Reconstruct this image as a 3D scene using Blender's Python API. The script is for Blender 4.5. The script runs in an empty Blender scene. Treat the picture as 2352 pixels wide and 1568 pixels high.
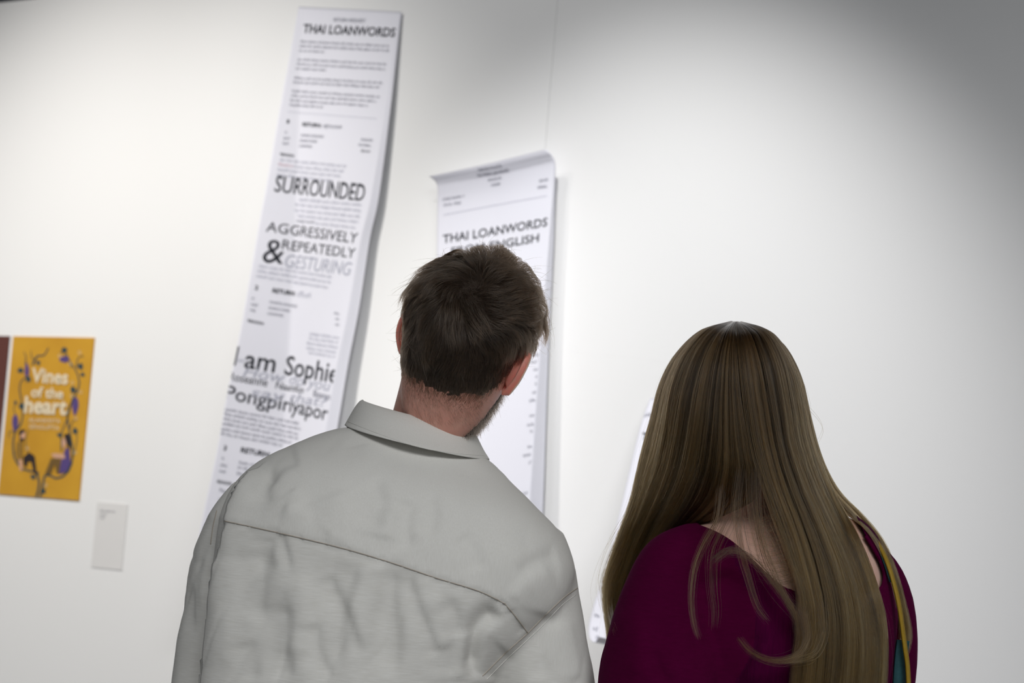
import bpy, bmesh, math
import numpy as np
from mathutils import Vector, Matrix
from mathutils import noise as bnoise
from mathutils.bvhtree import BVHTree

rng = np.random.default_rng(7)
scene = bpy.context.scene
COL = scene.collection

# ------------------------------------------------------------------ camera
FPX = 3267.0                      # focal length in pixels of a 2352 px wide frame
YAW, PITCH, ROLL = math.radians(25), math.radians(2.0), math.radians(4.8)
CAM = np.array([0.0, -2.628, 1.38])
SHIFT_PX = 350.0
CX, CY = 1176.0, 784.0 + SHIFT_PX
F = np.array([-math.sin(YAW) * math.cos(PITCH), math.cos(YAW) * math.cos(PITCH), math.sin(PITCH)])
R0 = np.array([math.cos(YAW), math.sin(YAW), 0.0])
U0 = np.cross(R0, F)
R = R0 * math.cos(ROLL) + U0 * math.sin(ROLL)
U = U0 * math.cos(ROLL) - R0 * math.sin(ROLL)
FH = np.array([-math.sin(YAW), math.cos(YAW), 0.0])    # horizontal "ahead" of the two visitors
cam_data = bpy.data.cameras.new('camera')
cam = bpy.data.objects.new('camera', cam_data)
COL.objects.link(cam)
m = Matrix.Identity(4)
for i in range(3):
    m[i][0], m[i][1], m[i][2], m[i][3] = R[i], U[i], -F[i], CAM[i]
cam.matrix_world = m
cam_data.sensor_width = 36.0
cam_data.lens = FPX / 2352.0 * 36.0
cam_data.shift_y = SHIFT_PX / 2352.0
cam_data.clip_start = 0.05
cam_data.dof.use_dof = True
cam_data.dof.focus_distance = 1.74
cam_data.dof.aperture_fstop = 4.3
scene.camera = cam

# ------------------------------------------------------------------ world, lamps, exposure
world = bpy.data.worlds.new('world')
scene.world = world
world.use_nodes = True
world.node_tree.nodes['Background'].inputs[0].default_value = (0.93, 0.96, 1.0, 1)
world.node_tree.nodes['Background'].inputs[1].default_value = 0.29
scene.view_settings.view_transform = 'Standard'
scene.view_settings.look = 'None'
scene.view_settings.gamma = 1.0
scene.view_settings.use_curve_mapping = False
scene.view_settings.exposure = 0.0
scene.cycles.max_bounces = 8
scene.cycles.diffuse_bounces = 4
scene.cycles.glossy_bounces = 4
scene.cycles.transmission_bounces = 8


def P(px, py, Z):
    """point seen at a pixel of the photograph at depth Z (metres along the optical axis)"""
    px, py, Z = np.broadcast_arrays(np.asarray(px, float), np.asarray(py, float), np.asarray(Z, float))
    a = (px - CX) / FPX
    b = (CY - py) / FPX
    return CAM + Z[..., None] * (F + a[..., None] * R + b[..., None] * U)


def proj(p):
    d = np.asarray(p) - CAM
    z = d @ F
    return CX + FPX * (d @ R) / z, CY - FPX * (d @ U) / z, z


def wall_pt(px, py, off=0.0):
    """point at a pixel lying `off` metres in front of the gallery wall (plane y = 0)"""
    d = P(px, py, 1.0) - CAM
    t = (-np.asarray(off, float) - CAM[1]) / d[..., 1]
    return CAM + d * t[..., None] if np.ndim(t) else CAM + d * t


def spot(name, loc, aim, power, size_deg, blend, color, radius=0.04):
    l = bpy.data.lights.new(name, 'SPOT')
    l.energy, l.spot_size, l.spot_blend, l.color, l.shadow_soft_size = power, math.radians(size_deg), blend, color, radius
    o = bpy.data.objects.new(name, l)
    COL.objects.link(o)
    o.location = loc
    o.rotation_euler = (Vector(aim) - Vector(loc)).to_track_quat('-Z', 'Y').to_euler()
    return o


pA = wall_pt(250, 1060)
pB = wall_pt(1510, 1060)
spot('wall_spot', (pA[0] - 0.15, -1.90, 3.30), (pA[0] + 0.0, 0, pA[2]), 232, 64, 1.0, (1.0, 0.965, 0.92))
spot('wall_spot', (pB[0] + 0.05, -1.60, 3.25), (pB[0], 0, pB[2]), 150, 46, 1.0, (1.0, 0.99, 0.985))
pC = wall_pt(1050, -40)
spot('wall_spot', (pC[0] - 0.30, -1.40, 3.25), (pC[0], 0, pC[2]), 27, 58, 1.0, (1.0, 0.985, 0.965))  # weak extra spot, added to brighten the upper wall between the two pools
# added soft fill for the visitors' backs, from above, no lamp seen there
la = bpy.data.lights.new('visitor_fill', 'AREA')
la.shape, la.size, la.size_y, la.energy, la.color = 'RECTANGLE', 2.4, 1.6, 29, (0.97, 0.985, 1.0)
la.spread = math.radians(80)
lo = bpy.data.objects.new('visitor_fill', la)
COL.objects.link(lo)
lo.location = (1.0, -3.3, 3.35)
lo.rotation_euler = (Vector((-0.45, -1.2, 1.05)) - lo.location).to_track_quat('-Z', 'Y').to_euler()


# ------------------------------------------------------------------ materials
def mat(name, color, rough=0.6, spec=0.3, noise=None, bump=None, sss=0.0, sss_rad=(1, .35, .2), sss_scale=0.01, color2=None):
    """procedural material: noise = (scale xyz, amount) mixes color to color2, bump = (scale xyz, strength, distance)"""
    m = bpy.data.materials.new(name)
    m.use_nodes = True
    nt = m.node_tree
    b = nt.nodes['Principled BSDF']
    b.inputs['Base Color'].default_value = (*color, 1)
    b.inputs['Roughness'].default_value = rough
    b.inputs['Specular IOR Level'].default_value = spec
    if sss:
        b.inputs['Subsurface Weight'].default_value = sss
        b.inputs['Subsurface Radius'].default_value = sss_rad
        b.inputs['Subsurface Scale'].default_value = sss_scale
    tc = nt.nodes.new('ShaderNodeTexCoord')

    def field(scale, detail=3.0):
        mp = nt.nodes.new('ShaderNodeMapping')
        mp.inputs['Scale'].default_value = scale
        nt.links.new(tc.outputs['Object'], mp.inputs[0])
        n = nt.nodes.new('ShaderNodeTexNoise')
        n.inputs['Scale'].default_value = 1.0
        n.inputs['Detail'].default_value = detail
        nt.links.new(mp.outputs[0], n.inputs['Vector'])
        return n
    if noise:
        n = field(noise[0])
        r = nt.nodes.new('ShaderNodeValToRGB')
        r.color_ramp.elements[0].position = 0.5 - noise[1]
        r.color_ramp.elements[1].position = 0.5 + noise[1]
        r.color_ramp.elements[0].color = (*color, 1)
        r.color_ramp.elements[1].color = (*(color2 or color), 1)
        nt.links.new(n.outputs[0], r.inputs[0])
        nt.links.new(r.outputs[0], b.inputs['Base Color'])
    if bump:
        bs = bump if isinstance(bump, list) else [bump]
        prev = None
        for sc, st, di in bs:
            n = field(sc, 4.0)
            bn = nt.nodes.new('ShaderNodeBump')
            bn.inputs['Strength'].default_value = st
            bn.inputs['Distance'].default_value = di
            nt.links.new(n.outputs[0], bn.inputs['Height'])
            if prev:
                nt.links.new(prev.outputs[0], bn.inputs['Normal'])
            prev = bn
        nt.links.new(prev.outputs[0], b.inputs['Normal'])
    return m


def hair_mat(name, root, tip, var=0.25, rough=0.35):
    m = bpy.data.materials.new(name)
    m.use_nodes = True
    nt = m.node_tree
    nt.nodes.remove(nt.nodes['Principled BSDF'])
    h = nt.nodes.new('ShaderNodeBsdfHairPrincipled')
    h.parametrization = 'COLOR'
    h.inputs['IOR'].default_value = 1.42
    h.inputs['Roughness'].default_value = rough
    h.inputs['Radial Roughness'].default_value = 0.45
    info = nt.nodes.new('ShaderNodeHairInfo')
    ramp = nt.nodes.new('ShaderNodeMix')
    ramp.data_type = 'RGBA'
    ramp.inputs[6].default_value = (*root, 1)
    ramp.inputs[7].default_value = (*tip, 1)
    nt.links.new(info.outputs['Intercept'], ramp.inputs[0])
    hsv = nt.nodes.new('ShaderNodeHueSaturation')
    mp = nt.nodes.new('ShaderNodeMapRange')
    mp.inputs['To Min'].default_value = 1 - var
    mp.inputs['To Max'].default_value = 1 + var
    nt.links.new(info.outputs['Random'], mp.inputs['Value'])
    at = nt.nodes.new('ShaderNodeAttribute')
    at.attribute_name = 'tone'
    mt = nt.nodes.new('ShaderNodeMapRange')
    mt.inputs['To Min'].default_value, mt.inputs['To Max'].default_value = 0.35, 1.9
    nt.links.new(at.outputs['Fac'], mt.inputs['Value'])
    mul = nt.nodes.new('ShaderNodeMath')
    mul.operation = 'MULTIPLY'
    nt.links.new(mp.outputs[0], mul.inputs[0])
    nt.links.new(mt.outputs[0], mul.inputs[1])
    nt.links.new(mul.outputs[0], hsv.inputs['Value'])
    nt.links.new(ramp.outputs[2], hsv.inputs['Color'])
    nt.links.new(hsv.outputs[0], h.inputs['Color'])
    nt.links.new(h.outputs[0], nt.nodes['Material Output'].inputs[0])
    return m


M_WALL = mat('painted_plaster', (0.86, 0.86, 0.855), 0.75, 0.2, bump=((220, 220, 220), 0.12, 0.002))
M_FLOOR = mat('grey_concrete', (0.42, 0.415, 0.405), 0.5, 0.3, noise=((3, 3, 3), 0.25), color2=(0.48, 0.475, 0.465))
M_CEIL = mat('dark_ceiling', (0.10, 0.11, 0.125), 0.9, 0.1, noise=((2, 2, 2), 0.3), color2=(0.085, 0.09, 0.10))
M_PAPER = mat('receipt_paper', (0.80, 0.80, 0.875), 0.55, 0.25, noise=((4, 4, 4), 0.3), color2=(0.815, 0.815, 0.885))
M_INK = mat('black_ink', (0.022, 0.024, 0.032), 0.7, 0.1)
M_INK_GREY = mat('grey_ink', (0.16, 0.165, 0.21), 0.7, 0.1)
M_INK_PALE = mat('pale_grey_ink', (0.44, 0.45, 0.53), 0.7, 0.1)
M_INK_RED = mat('pale_red_ink', (0.65, 0.40, 0.45), 0.7, 0.1)


# ------------------------------------------------------------------ mesh helpers
def mesh_obj(name, verts, faces, material=None, parent=None, smooth=False):
    me = bpy.data.meshes.new(name)
    me.from_pydata([tuple(map(float, v)) for v in verts], [], faces if isinstance(faces, list) else faces.tolist())
    me.update()
    if smooth:
        me.polygons.foreach_set('use_smooth', np.ones(len(me.polygons), bool))
    o = bpy.data.objects.new(name, me)
    COL.objects.link(o)
    if material:
        for mm in (material if isinstance(material, list) else [material]):
            me.materials.append(mm)
    if parent is not None:
        set_parent(o, parent)
    return o


def set_parent(o, parent):
    o.parent = parent
    o.matrix_parent_inverse = Matrix.Translation(parent.location).inverted() if parent.type == 'EMPTY' else Matrix.Identity(4)


def empty(name, loc, label=None, cat=None, group=None, kind=None):
    o = bpy.data.objects.new(name, None)
    COL.objects.link(o)
    o.location = tuple(map(float, loc))
    o.empty_display_size = 0.1
    tag(o, label, cat, group, kind)
    return o


def tag(o, label=None, cat=None, group=None, kind=None):
    for k, v in (('label', label), ('category', cat), ('group', group), ('kind', kind)):
        if v:
            o[k] = v
    return o


def box(name, lo, hi, material, parent=None):
    x0, y0, z0 = lo
    x1, y1, z1 = hi
    v = [(x0, y0, z0), (x1, y0, z0), (x1, y1, z0), (x0, y1, z0), (x0, y0, z1), (x1, y0, z1), (x1, y1, z1), (x0, y1, z1)]
    f = [(0, 3, 2, 1), (4, 5, 6, 7), (0, 1, 5, 4), (1, 2, 6, 5), (2, 3, 7, 6), (3, 0, 4, 7)]
    return mesh_obj(name, v, f, material, parent)


def catmull(pts, n):
    """resample rows (k, ...) smoothly to n rows"""
    pts = np.asarray(pts, float)
    k = len(pts)
    t = np.linspace(0, k - 1, n)
    i = np.clip(t.astype(int), 0, k - 2)
    f = (t - i).reshape((-1,) + (1,) * (pts.ndim - 1))
    p0, p1, p2, p3 = pts[np.maximum(i - 1, 0)], pts[i], pts[i + 1], pts[np.minimum(i + 2, k - 1)]
    return 0.5 * (2 * p1 + (p2 - p0) * f + (2 * p0 - 5 * p1 + 4 * p2 - p3) * f ** 2 + (3 * p1 - p0 - 3 * p2 + p3) * f ** 3)


def loft(rings, cap=True):
    """closed rings (k, n, 3) -> verts, faces"""
    rings = np.asarray(rings)
    k, n = rings.shape[:2]
    v = rings.reshape(-1, 3)
    j = np.arange(n)
    fs = []
    for i in range(k - 1):
        a = i * n
        fs += np.stack([a + j, a + (j + 1) % n, a + n + (j + 1) % n, a + n + j], 1).tolist()
    if cap:
        fs.append(list(range(n - 1, -1, -1)))
        fs.append(list(range((k - 1) * n, k * n)))
    return v, fs


def join(parts):
    vs, fs, o = [], [], 0
    for v, f in parts:
        vs.append(np.asarray(v, float))
        fs += [[i + o for i in q] for q in f]
        o += len(v)
    return np.concatenate(vs), fs


def tube(path, radii, n=14, squash=None, round_ends=True, up=None):
    """closed tube along world points with a radius for each; squash = (ax_u, ax_v) factors"""
    path = np.asarray(path, float)
    radii = np.broadcast_to(np.asarray(radii, float), (len(path),)).copy()
    if round_ends:
        d0 = path[0] - path[1]; d0 /= np.linalg.norm(d0)
        d1 = path[-1] - path[-2]; d1 /= np.linalg.norm(d1)
        path = np.concatenate([[path[0] + d0 * radii[0] * .8], [path[0] + d0 * radii[0] * .5], path, [path[-1] + d1 * radii[-1] * .5], [path[-1] + d1 * radii[-1] * .8]])
        radii = np.concatenate([[radii[0] * .35], [radii[0] * .8], radii, [radii[-1] * .8], [radii[-1] * .35]])
    tg = np.gradient(path, axis=0)
    tg /= np.linalg.norm(tg, axis=1)[:, None]
    ref = np.array(up if up is not None else FH, float)
    t = np.linspace(0, 2 * math.pi, n, endpoint=False)
    rings = []
    for p, d, r in zip(path, tg, radii):
        u = np.cross(d, ref)
        if np.linalg.norm(u) < 1e-3:
            u = np.cross(d, R0)
        u /= np.linalg.norm(u)
        w = np.cross(u, d)
        su, sw = squash or (1, 1)
        rings.append(p + r * (np.cos(t)[:, None] * u * su + np.sin(t)[:, None] * w * sw))
    return loft(rings)


def section(L, Rr, Zc, hd, n=40, ex=2.4, back=1.0):
    """one body section between two silhouette pixels, at depth Zc, half-depth hd"""
    t = np.linspace(0, 2 * math.pi, n, endpoint=False)
    c, s = np.cos(t), np.sin(t)
    a = np.sign(c) * np.abs(c) ** (2 / ex)
    b = np.sign(s) * np.abs(s) ** (2 / ex)
    mx, my = (L[0] + Rr[0]) / 2, (L[1] + Rr[1]) / 2
    hx, hy = (Rr[0] - L[0]) / 2, (Rr[1] - L[1]) / 2
    # silhouette pixels taken at the centre depth, then pushed in depth along the horizontal
    base = P(mx + a * hx, my + a * hy, np.full(n, Zc))
    return base + np.where(b < 0, b * back, b)[:, None] * hd * FH


def remesh(name, parts, voxel, smooth_it=4, smooth_f=0.5):
    v, f = join(parts)
    me = bpy.data.meshes.new(name + '_tmp')
    me.from_pydata(v.tolist(), [], f)
    bm = bmesh.new()
    bm.from_mesh(me)
    bmesh.ops.recalc_face_normals(bm, faces=bm.faces)
    bm.to_mesh(me)
    bm.free()
    o = bpy.data.objects.new(name + '_tmp', me)
    COL.objects.link(o)
    md = o.modifiers.new('r', 'REMESH')
    md.mode, md.voxel_size = 'VOXEL', voxel
    if smooth_it:
        sm = o.modifiers.new('s', 'SMOOTH')
        sm.factor, sm.iterations = smooth_f, smooth_it
    dg = bpy.context.evaluated_depsgraph_get()
    dg.update()
    ev = o.evaluated_get(dg)
    em = ev.to_mesh()
    vv = np.empty(len(em.vertices) * 3)
    em.vertices.foreach_get('co', vv)
    ff = [list(p.vertices) for p in em.polygons]
    ev.to_mesh_clear()
    bpy.data.objects.remove(o)
    bpy.data.meshes.remove(me)
    return vv.reshape(-1, 3), ff


def normals(v, f):
    q = np.array([x if len(x) == 4 else x + x[-1:] for x in f])
    n = np.cross(v[q[:, 2]] - v[q[:, 0]], v[q[:, 3]] - v[q[:, 1]])
    o = np.zeros_like(v)
    for i in range(4):
        np.add.at(o, q[:, i], n)
    return o / np.maximum(np.linalg.norm(o, axis=1), 1e-12)[:, None]


def vnoise(p, seed=0):
    """smooth value noise on (n, 3) points"""
    p = np.asarray(p, float) + seed * 17.31
    i = np.floor(p).astype(np.int64)
    f = p - i
    f = f * f * (3 - 2 * f)
    out = 0
    for dx in (0, 1):
        for dy in (0, 1):
            for dz in (0, 1):
                h = ((i[:, 0] + dx) * 374761393 + (i[:, 1] + dy) * 668265263 + (i[:, 2] + dz) * 2147483647 + seed * 974711) & 0xffffffff
                h = ((h ^ (h >> 13)) * 1274126177) & 0xffffffff
                h = (h ^ (h >> 16)) & 0xffff
                w = (f[:, 0] if dx else 1 - f[:, 0]) * (f[:, 1] if dy else 1 - f[:, 1]) * (f[:, 2] if dz else 1 - f[:, 2])
                out = out + w * (h / 32767.5 - 1)
    return out


def seg_dist(x, y, poly):
    """distance to a polyline, signed side and position 0..1 along it"""
    poly = np.asarray(poly, float)
    best = np.full(len(x), 1e9)
    side = np.zeros(len(x))
    along = np.zeros(len(x))
    k = len(poly) - 1
    for i in range(k):
        a, b = poly[i], poly[i + 1]
        d = b - a
        L2 = d @ d
        t = np.clip(((x - a[0]) * d[0] + (y - a[1]) * d[1]) / L2, 0, 1)
        ex, ey = x - a[0] - t * d[0], y - a[1] - t * d[1]
        dd = np.hypot(ex, ey)
        m_ = dd < best
        best[m_] = dd[m_]
        side[m_] = np.sign(d[0] * ey - d[1] * ex)[m_]
        along[m_] = ((i + t) / k)[m_]
    return best, side, along


def hair_obj(name, pts, radius, material, parent, tip=0.25, tone=None):
    """pts (n, k, 3) strands -> one curves object"""
    n, k = pts.shape[:2]
    hc = bpy.data.hair_curves.new(name)
    hc.add_curves([k] * n)
    hc.attributes['position'].data.foreach_set('vector', np.ascontiguousarray(pts, np.float32).ravel())
    s = np.linspace(0, 1, k)
    rad = np.asarray(radius, float).reshape(-1, 1) * (1 - (1 - tip) * s ** 3)[None, :] * np.ones((n, 1))
    at = hc.attributes.get('radius') or hc.attributes.new('radius', 'FLOAT', 'POINT')
    at.data.foreach_set('value', np.ascontiguousarray(rad, np.float32).ravel())
    ta = hc.attributes.new('tone', 'FLOAT', 'CURVE')
    ta.data.foreach_set('value', np.ascontiguousarray(tone if tone is not None else np.full(n, .5), np.float32))
    hc.materials.append(material)
    o = bpy.data.objects.new(name, hc)
    COL.objects.link(o)
    set_parent(o, parent)
    return o


# ------------------------------------------------------------------ the setting
wall_h = float(wall_pt(20, 4)[2])
seam_x = float((wall_pt(1277, 60)[0] + wall_pt(1254, 310)[0]) / 2)
wall = box('wall_back', (-6.5, 0.004, 0), (4.0, 0.14, wall_h), M_WALL)
tag(wall, 'tall white painted gallery partition wall behind the two visitors', 'wall', kind='structure')
for x0, x1 in ((-6.5, seam_x - 0.00035), (seam_x + 0.00035, 4.0)):
    box('wall_panel', (x0, 0.0, 0), (x1, 0.01, wall_h), M_WALL, wall)
tag(box('floor', (-6.5, -7.0, -0.06), (4.0, 2.5, 0.0), M_FLOOR), 'grey polished concrete gallery floor', 'floor', kind='structure')
tag(box('ceiling', (-9.0, -7.0, 3.5), (6.0, 6.0, 3.6), M_CEIL), 'dark ceiling above the gallery wall', 'ceiling', kind='structure')



# ------------------------------------------------------------------ lettering
def text_mesh(body, bold=0.0, shear=0.0):
    """flat outline of a string: verts (n, 2) with cap height 1 and x from 0 to 1, faces, aspect"""
    cu = bpy.data.curves.new('tmp_text', 'FONT')
    cu.body, cu.size, cu.offset, cu.shear, cu.resolution_u = body, 1.0, bold, shear, 3
    cu.fill_mode = 'FRONT'
    o = bpy.data.objects.new('tmp_text', cu)
    COL.objects.link(o)
    dg = bpy.context.evaluated_depsgraph_get()
    dg.update()
    ev = o.evaluated_get(dg)
    em = ev.to_mesh()
    v = np.empty(len(em.vertices) * 3)
    em.vertices.foreach_get('co', v)
    v = v.reshape(-1, 3)[:, :2].copy()
    f = [list(p.vertices) for p in em.polygons]
    ev.to_mesh_clear()
    bpy.data.objects.remove(o)
    bpy.data.curves.remove(cu)
    x0, x1 = v[:, 0].min(), v[:, 0].max()
    v[:, 0] = (v[:, 0] - x0) / (x1 - x0)
    v[:, 1] /= 0.73
    return v, f


def greek_mesh(length_in_heights, r):
    """rows of tiny upright strokes in word groups: print too small to read"""
    v, f, x = [], [], 0.0
    while x < length_in_heights - 0.5:
        word = r.uniform(1.2, 4.5)
        e = min(x + word, length_in_heights)
        while x < e:
            h = r.choice([0.75, 0.75, 0.8, 1.1])
            y0 = -0.3 if r.random() < 0.1 else 0.0
            k = len(v)
            v += [(x, y0), (x + 0.16, y0), (x + 0.16, h), (x, h)]
            f.append([k, k + 1, k + 2, k + 3])
            k = len(v)
            yy = r.choice([0.0, 0.35, 0.62])
            v += [(x, yy), (x + 0.42, yy), (x + 0.42, yy + 0.15), (x, yy + 0.15)]
            f.append([k, k + 1, k + 2, k + 3])
            x += 0.56
        x += 0.45
    v = np.array(v)
    v[:, 0] /= length_in_heights
    return v, f


class Sheet:
    """a hanging strip of paper: rows of (left, crease, right, flap) pixels with distances from the wall"""

    def __init__(self, rows, n=96, m=64, flap=8, fillet=2):
        P4 = np.array([[wall_pt(r[0], r[1], r[2]), wall_pt(r[3], r[4], r[5]), wall_pt(r[6], r[7], r[8]), wall_pt(r[9], r[10], r[11])] for r in rows])
        P4 = catmull(P4, n)
        g = []
        for L, C, Rr, S in P4:
            a, b = np.linalg.norm(C - L), np.linalg.norm(Rr - C)
            s = np.linspace(0, a + b, m)
            q = np.where((s <= a)[:, None], L + (C - L) * (s / a)[:, None], C + (Rr - C) * ((s - a) / b)[:, None])
            for _ in range(fillet):
                q[1:-1] = (q[:-2] + q[1:-1] * 2 + q[2:]) / 4
            e = Rr + (S - Rr) * np.linspace(0, 1, flap + 1)[1:, None]
            g.append(np.concatenate([q, e]))
        self.full = np.array(g)
        self.g = self.full[:, :m]
        self.n, self.m = n, m
        du, dv = np.gradient(self.g, axis=1), np.gradient(self.g, axis=0)
        nn = np.cross(dv, du)
        nn /= np.linalg.norm(nn, axis=2)[..., None]
        s = np.sign(((CAM - self.g) * nn).sum(2))
        self.nn = nn * s[..., None]
        px, py, _ = proj(self.g.reshape(-1, 3))
        self.px, self.py = px.reshape(n, m), py.reshape(n, m)

    def build(self, name, label, cat, group, loc=None):
        root = empty(name, loc if loc is not None else self.full[0, self.m // 2], label, cat, group)
        n, k = self.full.shape[:2]
        # two skins 0.4 mm apart, closed at the rim
        du, dv = np.gradient(self.full, axis=1), np.gradient(self.full, axis=0)
        nn = np.cross(dv, du)
        nn /= np.maximum(np.linalg.norm(nn, axis=2), 1e-9)[..., None]
        v = np.concatenate([self.full.reshape(-1, 3), (self.full + nn * 0.0004 * np.sign(((self.full - CAM) * nn).sum(2).mean())).reshape(-1, 3)])
        i, j = np.meshgrid(np.arange(n - 1), np.arange(k - 1), indexing='ij')
        a = (i * k + j).ravel()
        q = np.stack([a, a + 1, a + k + 1, a + k], 1)
        o = n * k
        fs = np.concatenate([q, q[:, ::-1] + o]).tolist()
        rim = [(r * k, (r + 1) * k) for r in range(n - 1)] + [(r * k + k - 1, (r + 1) * k + k - 1) for r in range(n - 1)]
        rim += [(c, c + 1) for c in range(k - 1)] + [((n - 1) * k + c, (n - 1) * k + c + 1) for c in range(k - 1)]
        fs += [[a_, b_, b_ + o, a_ + o] for a_, b_ in rim]
        mesh_obj('paper_strip', v, fs, M_PAPER, root, smooth=True)
        self.root = root
        return root

    def inv(self, p):
        d = (self.px - p[0]) ** 2 + (self.py - p[1]) ** 2
        i, j = np.unravel_index(d.argmin(), d.shape)
        i, j = float(np.clip(i, 1, self.n - 2)), float(np.clip(j, 1, self.m - 2))
        for _ in range(6):
            x, y = self.at(self.px, i, j), self.at(self.py, i, j)
            e = 0.5
            J = np.array([[self.at(self.px, i + e, j) - self.at(self.px, i - e, j), self.at(self.px, i, j + e) - self.at(self.px, i, j - e)],
                          [self.at(self.py, i + e, j) - self.at(self.py, i - e, j), self.at(self.py, i, j + e) - self.at(self.py, i, j - e)]])
            di, dj = np.linalg.solve(J, [p[0] - x, p[1] - y])
            i, j = float(np.clip(i + di, -6, self.n + 5)), float(np.clip(j + dj, -12, self.m + 12))
        return i, j

    def at(self, A, i, j):
        i, j = np.asarray(i, float), np.asarray(j, float)
        i0 = np.clip(np.floor(i), 0, self.n - 2).astype(int)
        j0 = np.clip(np.floor(j), 0, self.m - 2).astype(int)
        a, b = i - i0, j - j0
        if A.ndim == 3:
            a, b = a[..., None], b[..., None]
        return A[i0, j0] * (1 - a) * (1 - b) + A[i0 + 1, j0] * a * (1 - b) + A[i0, j0 + 1] * (1 - a) * b + A[i0 + 1, j0 + 1] * a * b

    def put(self, mesh, p0, p1, h, material, name='lettering', lift=0.0007):
        v, f = mesh
        i0, j0 = self.inv(p0)
        i1, j1 = self.inv(p1)
        im, jm = np.clip((i0 + i1) / 2, 1, self.n - 3), np.clip((j0 + j1) / 2, 1, self.m - 3)
        di = h / max(abs(float(self.at(self.py, im + 1, jm) - self.at(self.py, im - 1, jm))) / 2, 1e-3)
        ii = i0 + (i1 - i0) * v[:, 0] - di * v[:, 1]
        jj = j0 + (j1 - j0) * v[:, 0]
        inside = (jj > 0.3) & (jj < self.m - 1.3) & (ii > 0.2) & (ii < self.n - 1.2)
        f = [q for q in f if any(inside[k] for k in q)]
        if not f:
            return None
        ii, jj = np.clip(ii, 0.2, self.n - 1.2), np.clip(jj, 0.3, self.m - 1.3)
        pts = self.at(self.g, ii, jj) + self.at(self.nn, ii, jj) * lift
        return mesh_obj(name, pts, f, material, self.root)

    def word(self, s, p0, p1, h, material=None, bold=0.0, shear=0.0):
        return self.put(text_mesh(s, bold, shear), p0, p1, h, material or M_INK)

    def lines(self, segs, h, material, seed):
        r = np.random.default_rng(seed)
        for p0, p1 in segs:
            self.put(greek_mesh(math.hypot(p1[0] - p0[0], p1[1] - p0[1]) / (h * 0.95), r), p0, p1, h, material, 'text_line')


def crop(ox, oy, s):
    return lambda x, y: (ox + x / s, oy + y / s)


# ------------------------------------------------------------------ long receipt on the left
rowsA = [  # left(px,py,off) crease right flap
    (686, 15, .008, 702, 16, .006, 922, 27, .010, 923, 27, .008),
    (667, 120, .014, 692, 121, .008, 905, 134, .022, 910, 134, .012),
    (644, 242, .022, 690, 247, .010, 884, 263, .036, 895, 262, .016),
    (612, 425, .034, 683, 434, .014, 852, 452, .054, 870, 451, .020),
    (594, 520, .040, 680, 532, .016, 828, 552, .064, 849, 549, .022),
    (568, 670, .050, 671, 688, .018, 800, 710, .076, 825, 704, .026),
    (545, 795, .058, 664, 817, .020, 773, 838, .086, 800, 832, .030),
    (520, 912, .066, 656, 940, .022, 752, 962, .094, 779, 955, .034),
    (497, 1040, .074, 647, 1074, .024, 728, 1095, .102, 756, 1086, .038),
    (470, 1165, .082, 630, 1205, .026, 700, 1225, .108, 728, 1216, .040),
    (443, 1298, .090, 608, 1340, .030, 672, 1362, .112, 700, 1352, .044),
    (420, 1420, .10, 590, 1465, .034, 648, 1490, .116, 676, 1478, .050)]
rowsA = [(r[0], r[1], r[5] + (r[2] - r[5]) * 1.6, *r[3:8], r[5] + (r[8] - r[5]) * 0.35, *r[9:11], min(r[11], r[5] + (r[8] - r[5]) * 0.35 - .002)) for r in rowsA]
A = Sheet(rowsA, n=120, m=72)
A.build('hanging_receipt', 'long creased white paper receipt hanging top left, with large Surrounded lettering', 'receipt', 'printed paper receipts hung on the wall', wall_pt(800, 22, 0))
c1, c2, c3, c4, c5 = crop(600, 0, 5.8075), crop(580, 250, 5.8075), crop(540, 480, 5.2278), crop(480, 740, 5.8083), crop(490, 880, 6.5333)
A.word('RETURN REQUEST', c1(965, 285), c1(1390, 300), 8.5, M_INK_GREY)
A.word('THAI LOANWORDS', c1(553, 436), c1(1782, 492), 21.5, bold=0.02)
A.lines([(c1(525, 568), c1(1695, 628)), (c1(515, 628), c1(1705, 690)), (c1(505, 690), c1(850, 706)),
         (c1(490, 805), c1(1665, 872)), (c1(475, 866), c1(1640, 936)), (c1(460, 926), c1(860, 950)),
         (c1(440, 1052), c1(1615, 1122)), (c1(430, 1108), c1(1580, 1180)),
         (c1(410, 1224), c1(1570, 1304)), (c1(400, 1286), c1(1535, 1364)), (c1(385, 1348), c1(1420, 1422)), (c1(375, 1408), c1(850, 1444))], 5.2, M_INK_GREY, 1)
dash = np.array([[x, y] for k in range(70) for x, y in ((k / 70, 0), ((k + .55) / 70, 0), ((k + .55) / 70, 1), (k / 70, 1))])
dashf = [[4 * k, 4 * k + 1, 4 * k + 2, 4 * k + 3] for k in range(70)]
A.put((dash, dashf), c2(470, 40), c2(1665, 135), 1.2, M_INK_PALE, 'dashed_rule')
A.word('1', c2(455, 190), c2(485, 192), 8.5, bold=0.03)
A.word('RETURN:', c2(665, 228), c2(915, 248), 9, bold=0.03)
A.word('ฟุตบอล', c2(945, 250), c2(1185, 264), 9, M_INK_GREY)
A.lines([(c2(432, 322), c2(452, 323)), (c2(415, 402), c2(495, 408)), (c2(400, 474), c2(480, 482))], 5.5, M_INK_GREY, 2)
A.word('SOURCE LANGUAGE', c2(645, 366), c2(945, 386), 6, M_INK_GREY)
A.word('SOURCE WORD', c2(630, 438), c2(860, 452), 6, M_INK_GREY)
A.word('LOANWORD', c2(622, 508), c2(792, 520), 6, M_INK_GREY)
A.word('ENGLISH', c2(1450, 425), c2(1600, 436), 6, M_INK_GREY)
A.word('FOOTBALL', c2(1415, 496), c2(1582, 508), 6, M_INK_GREY)
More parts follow.
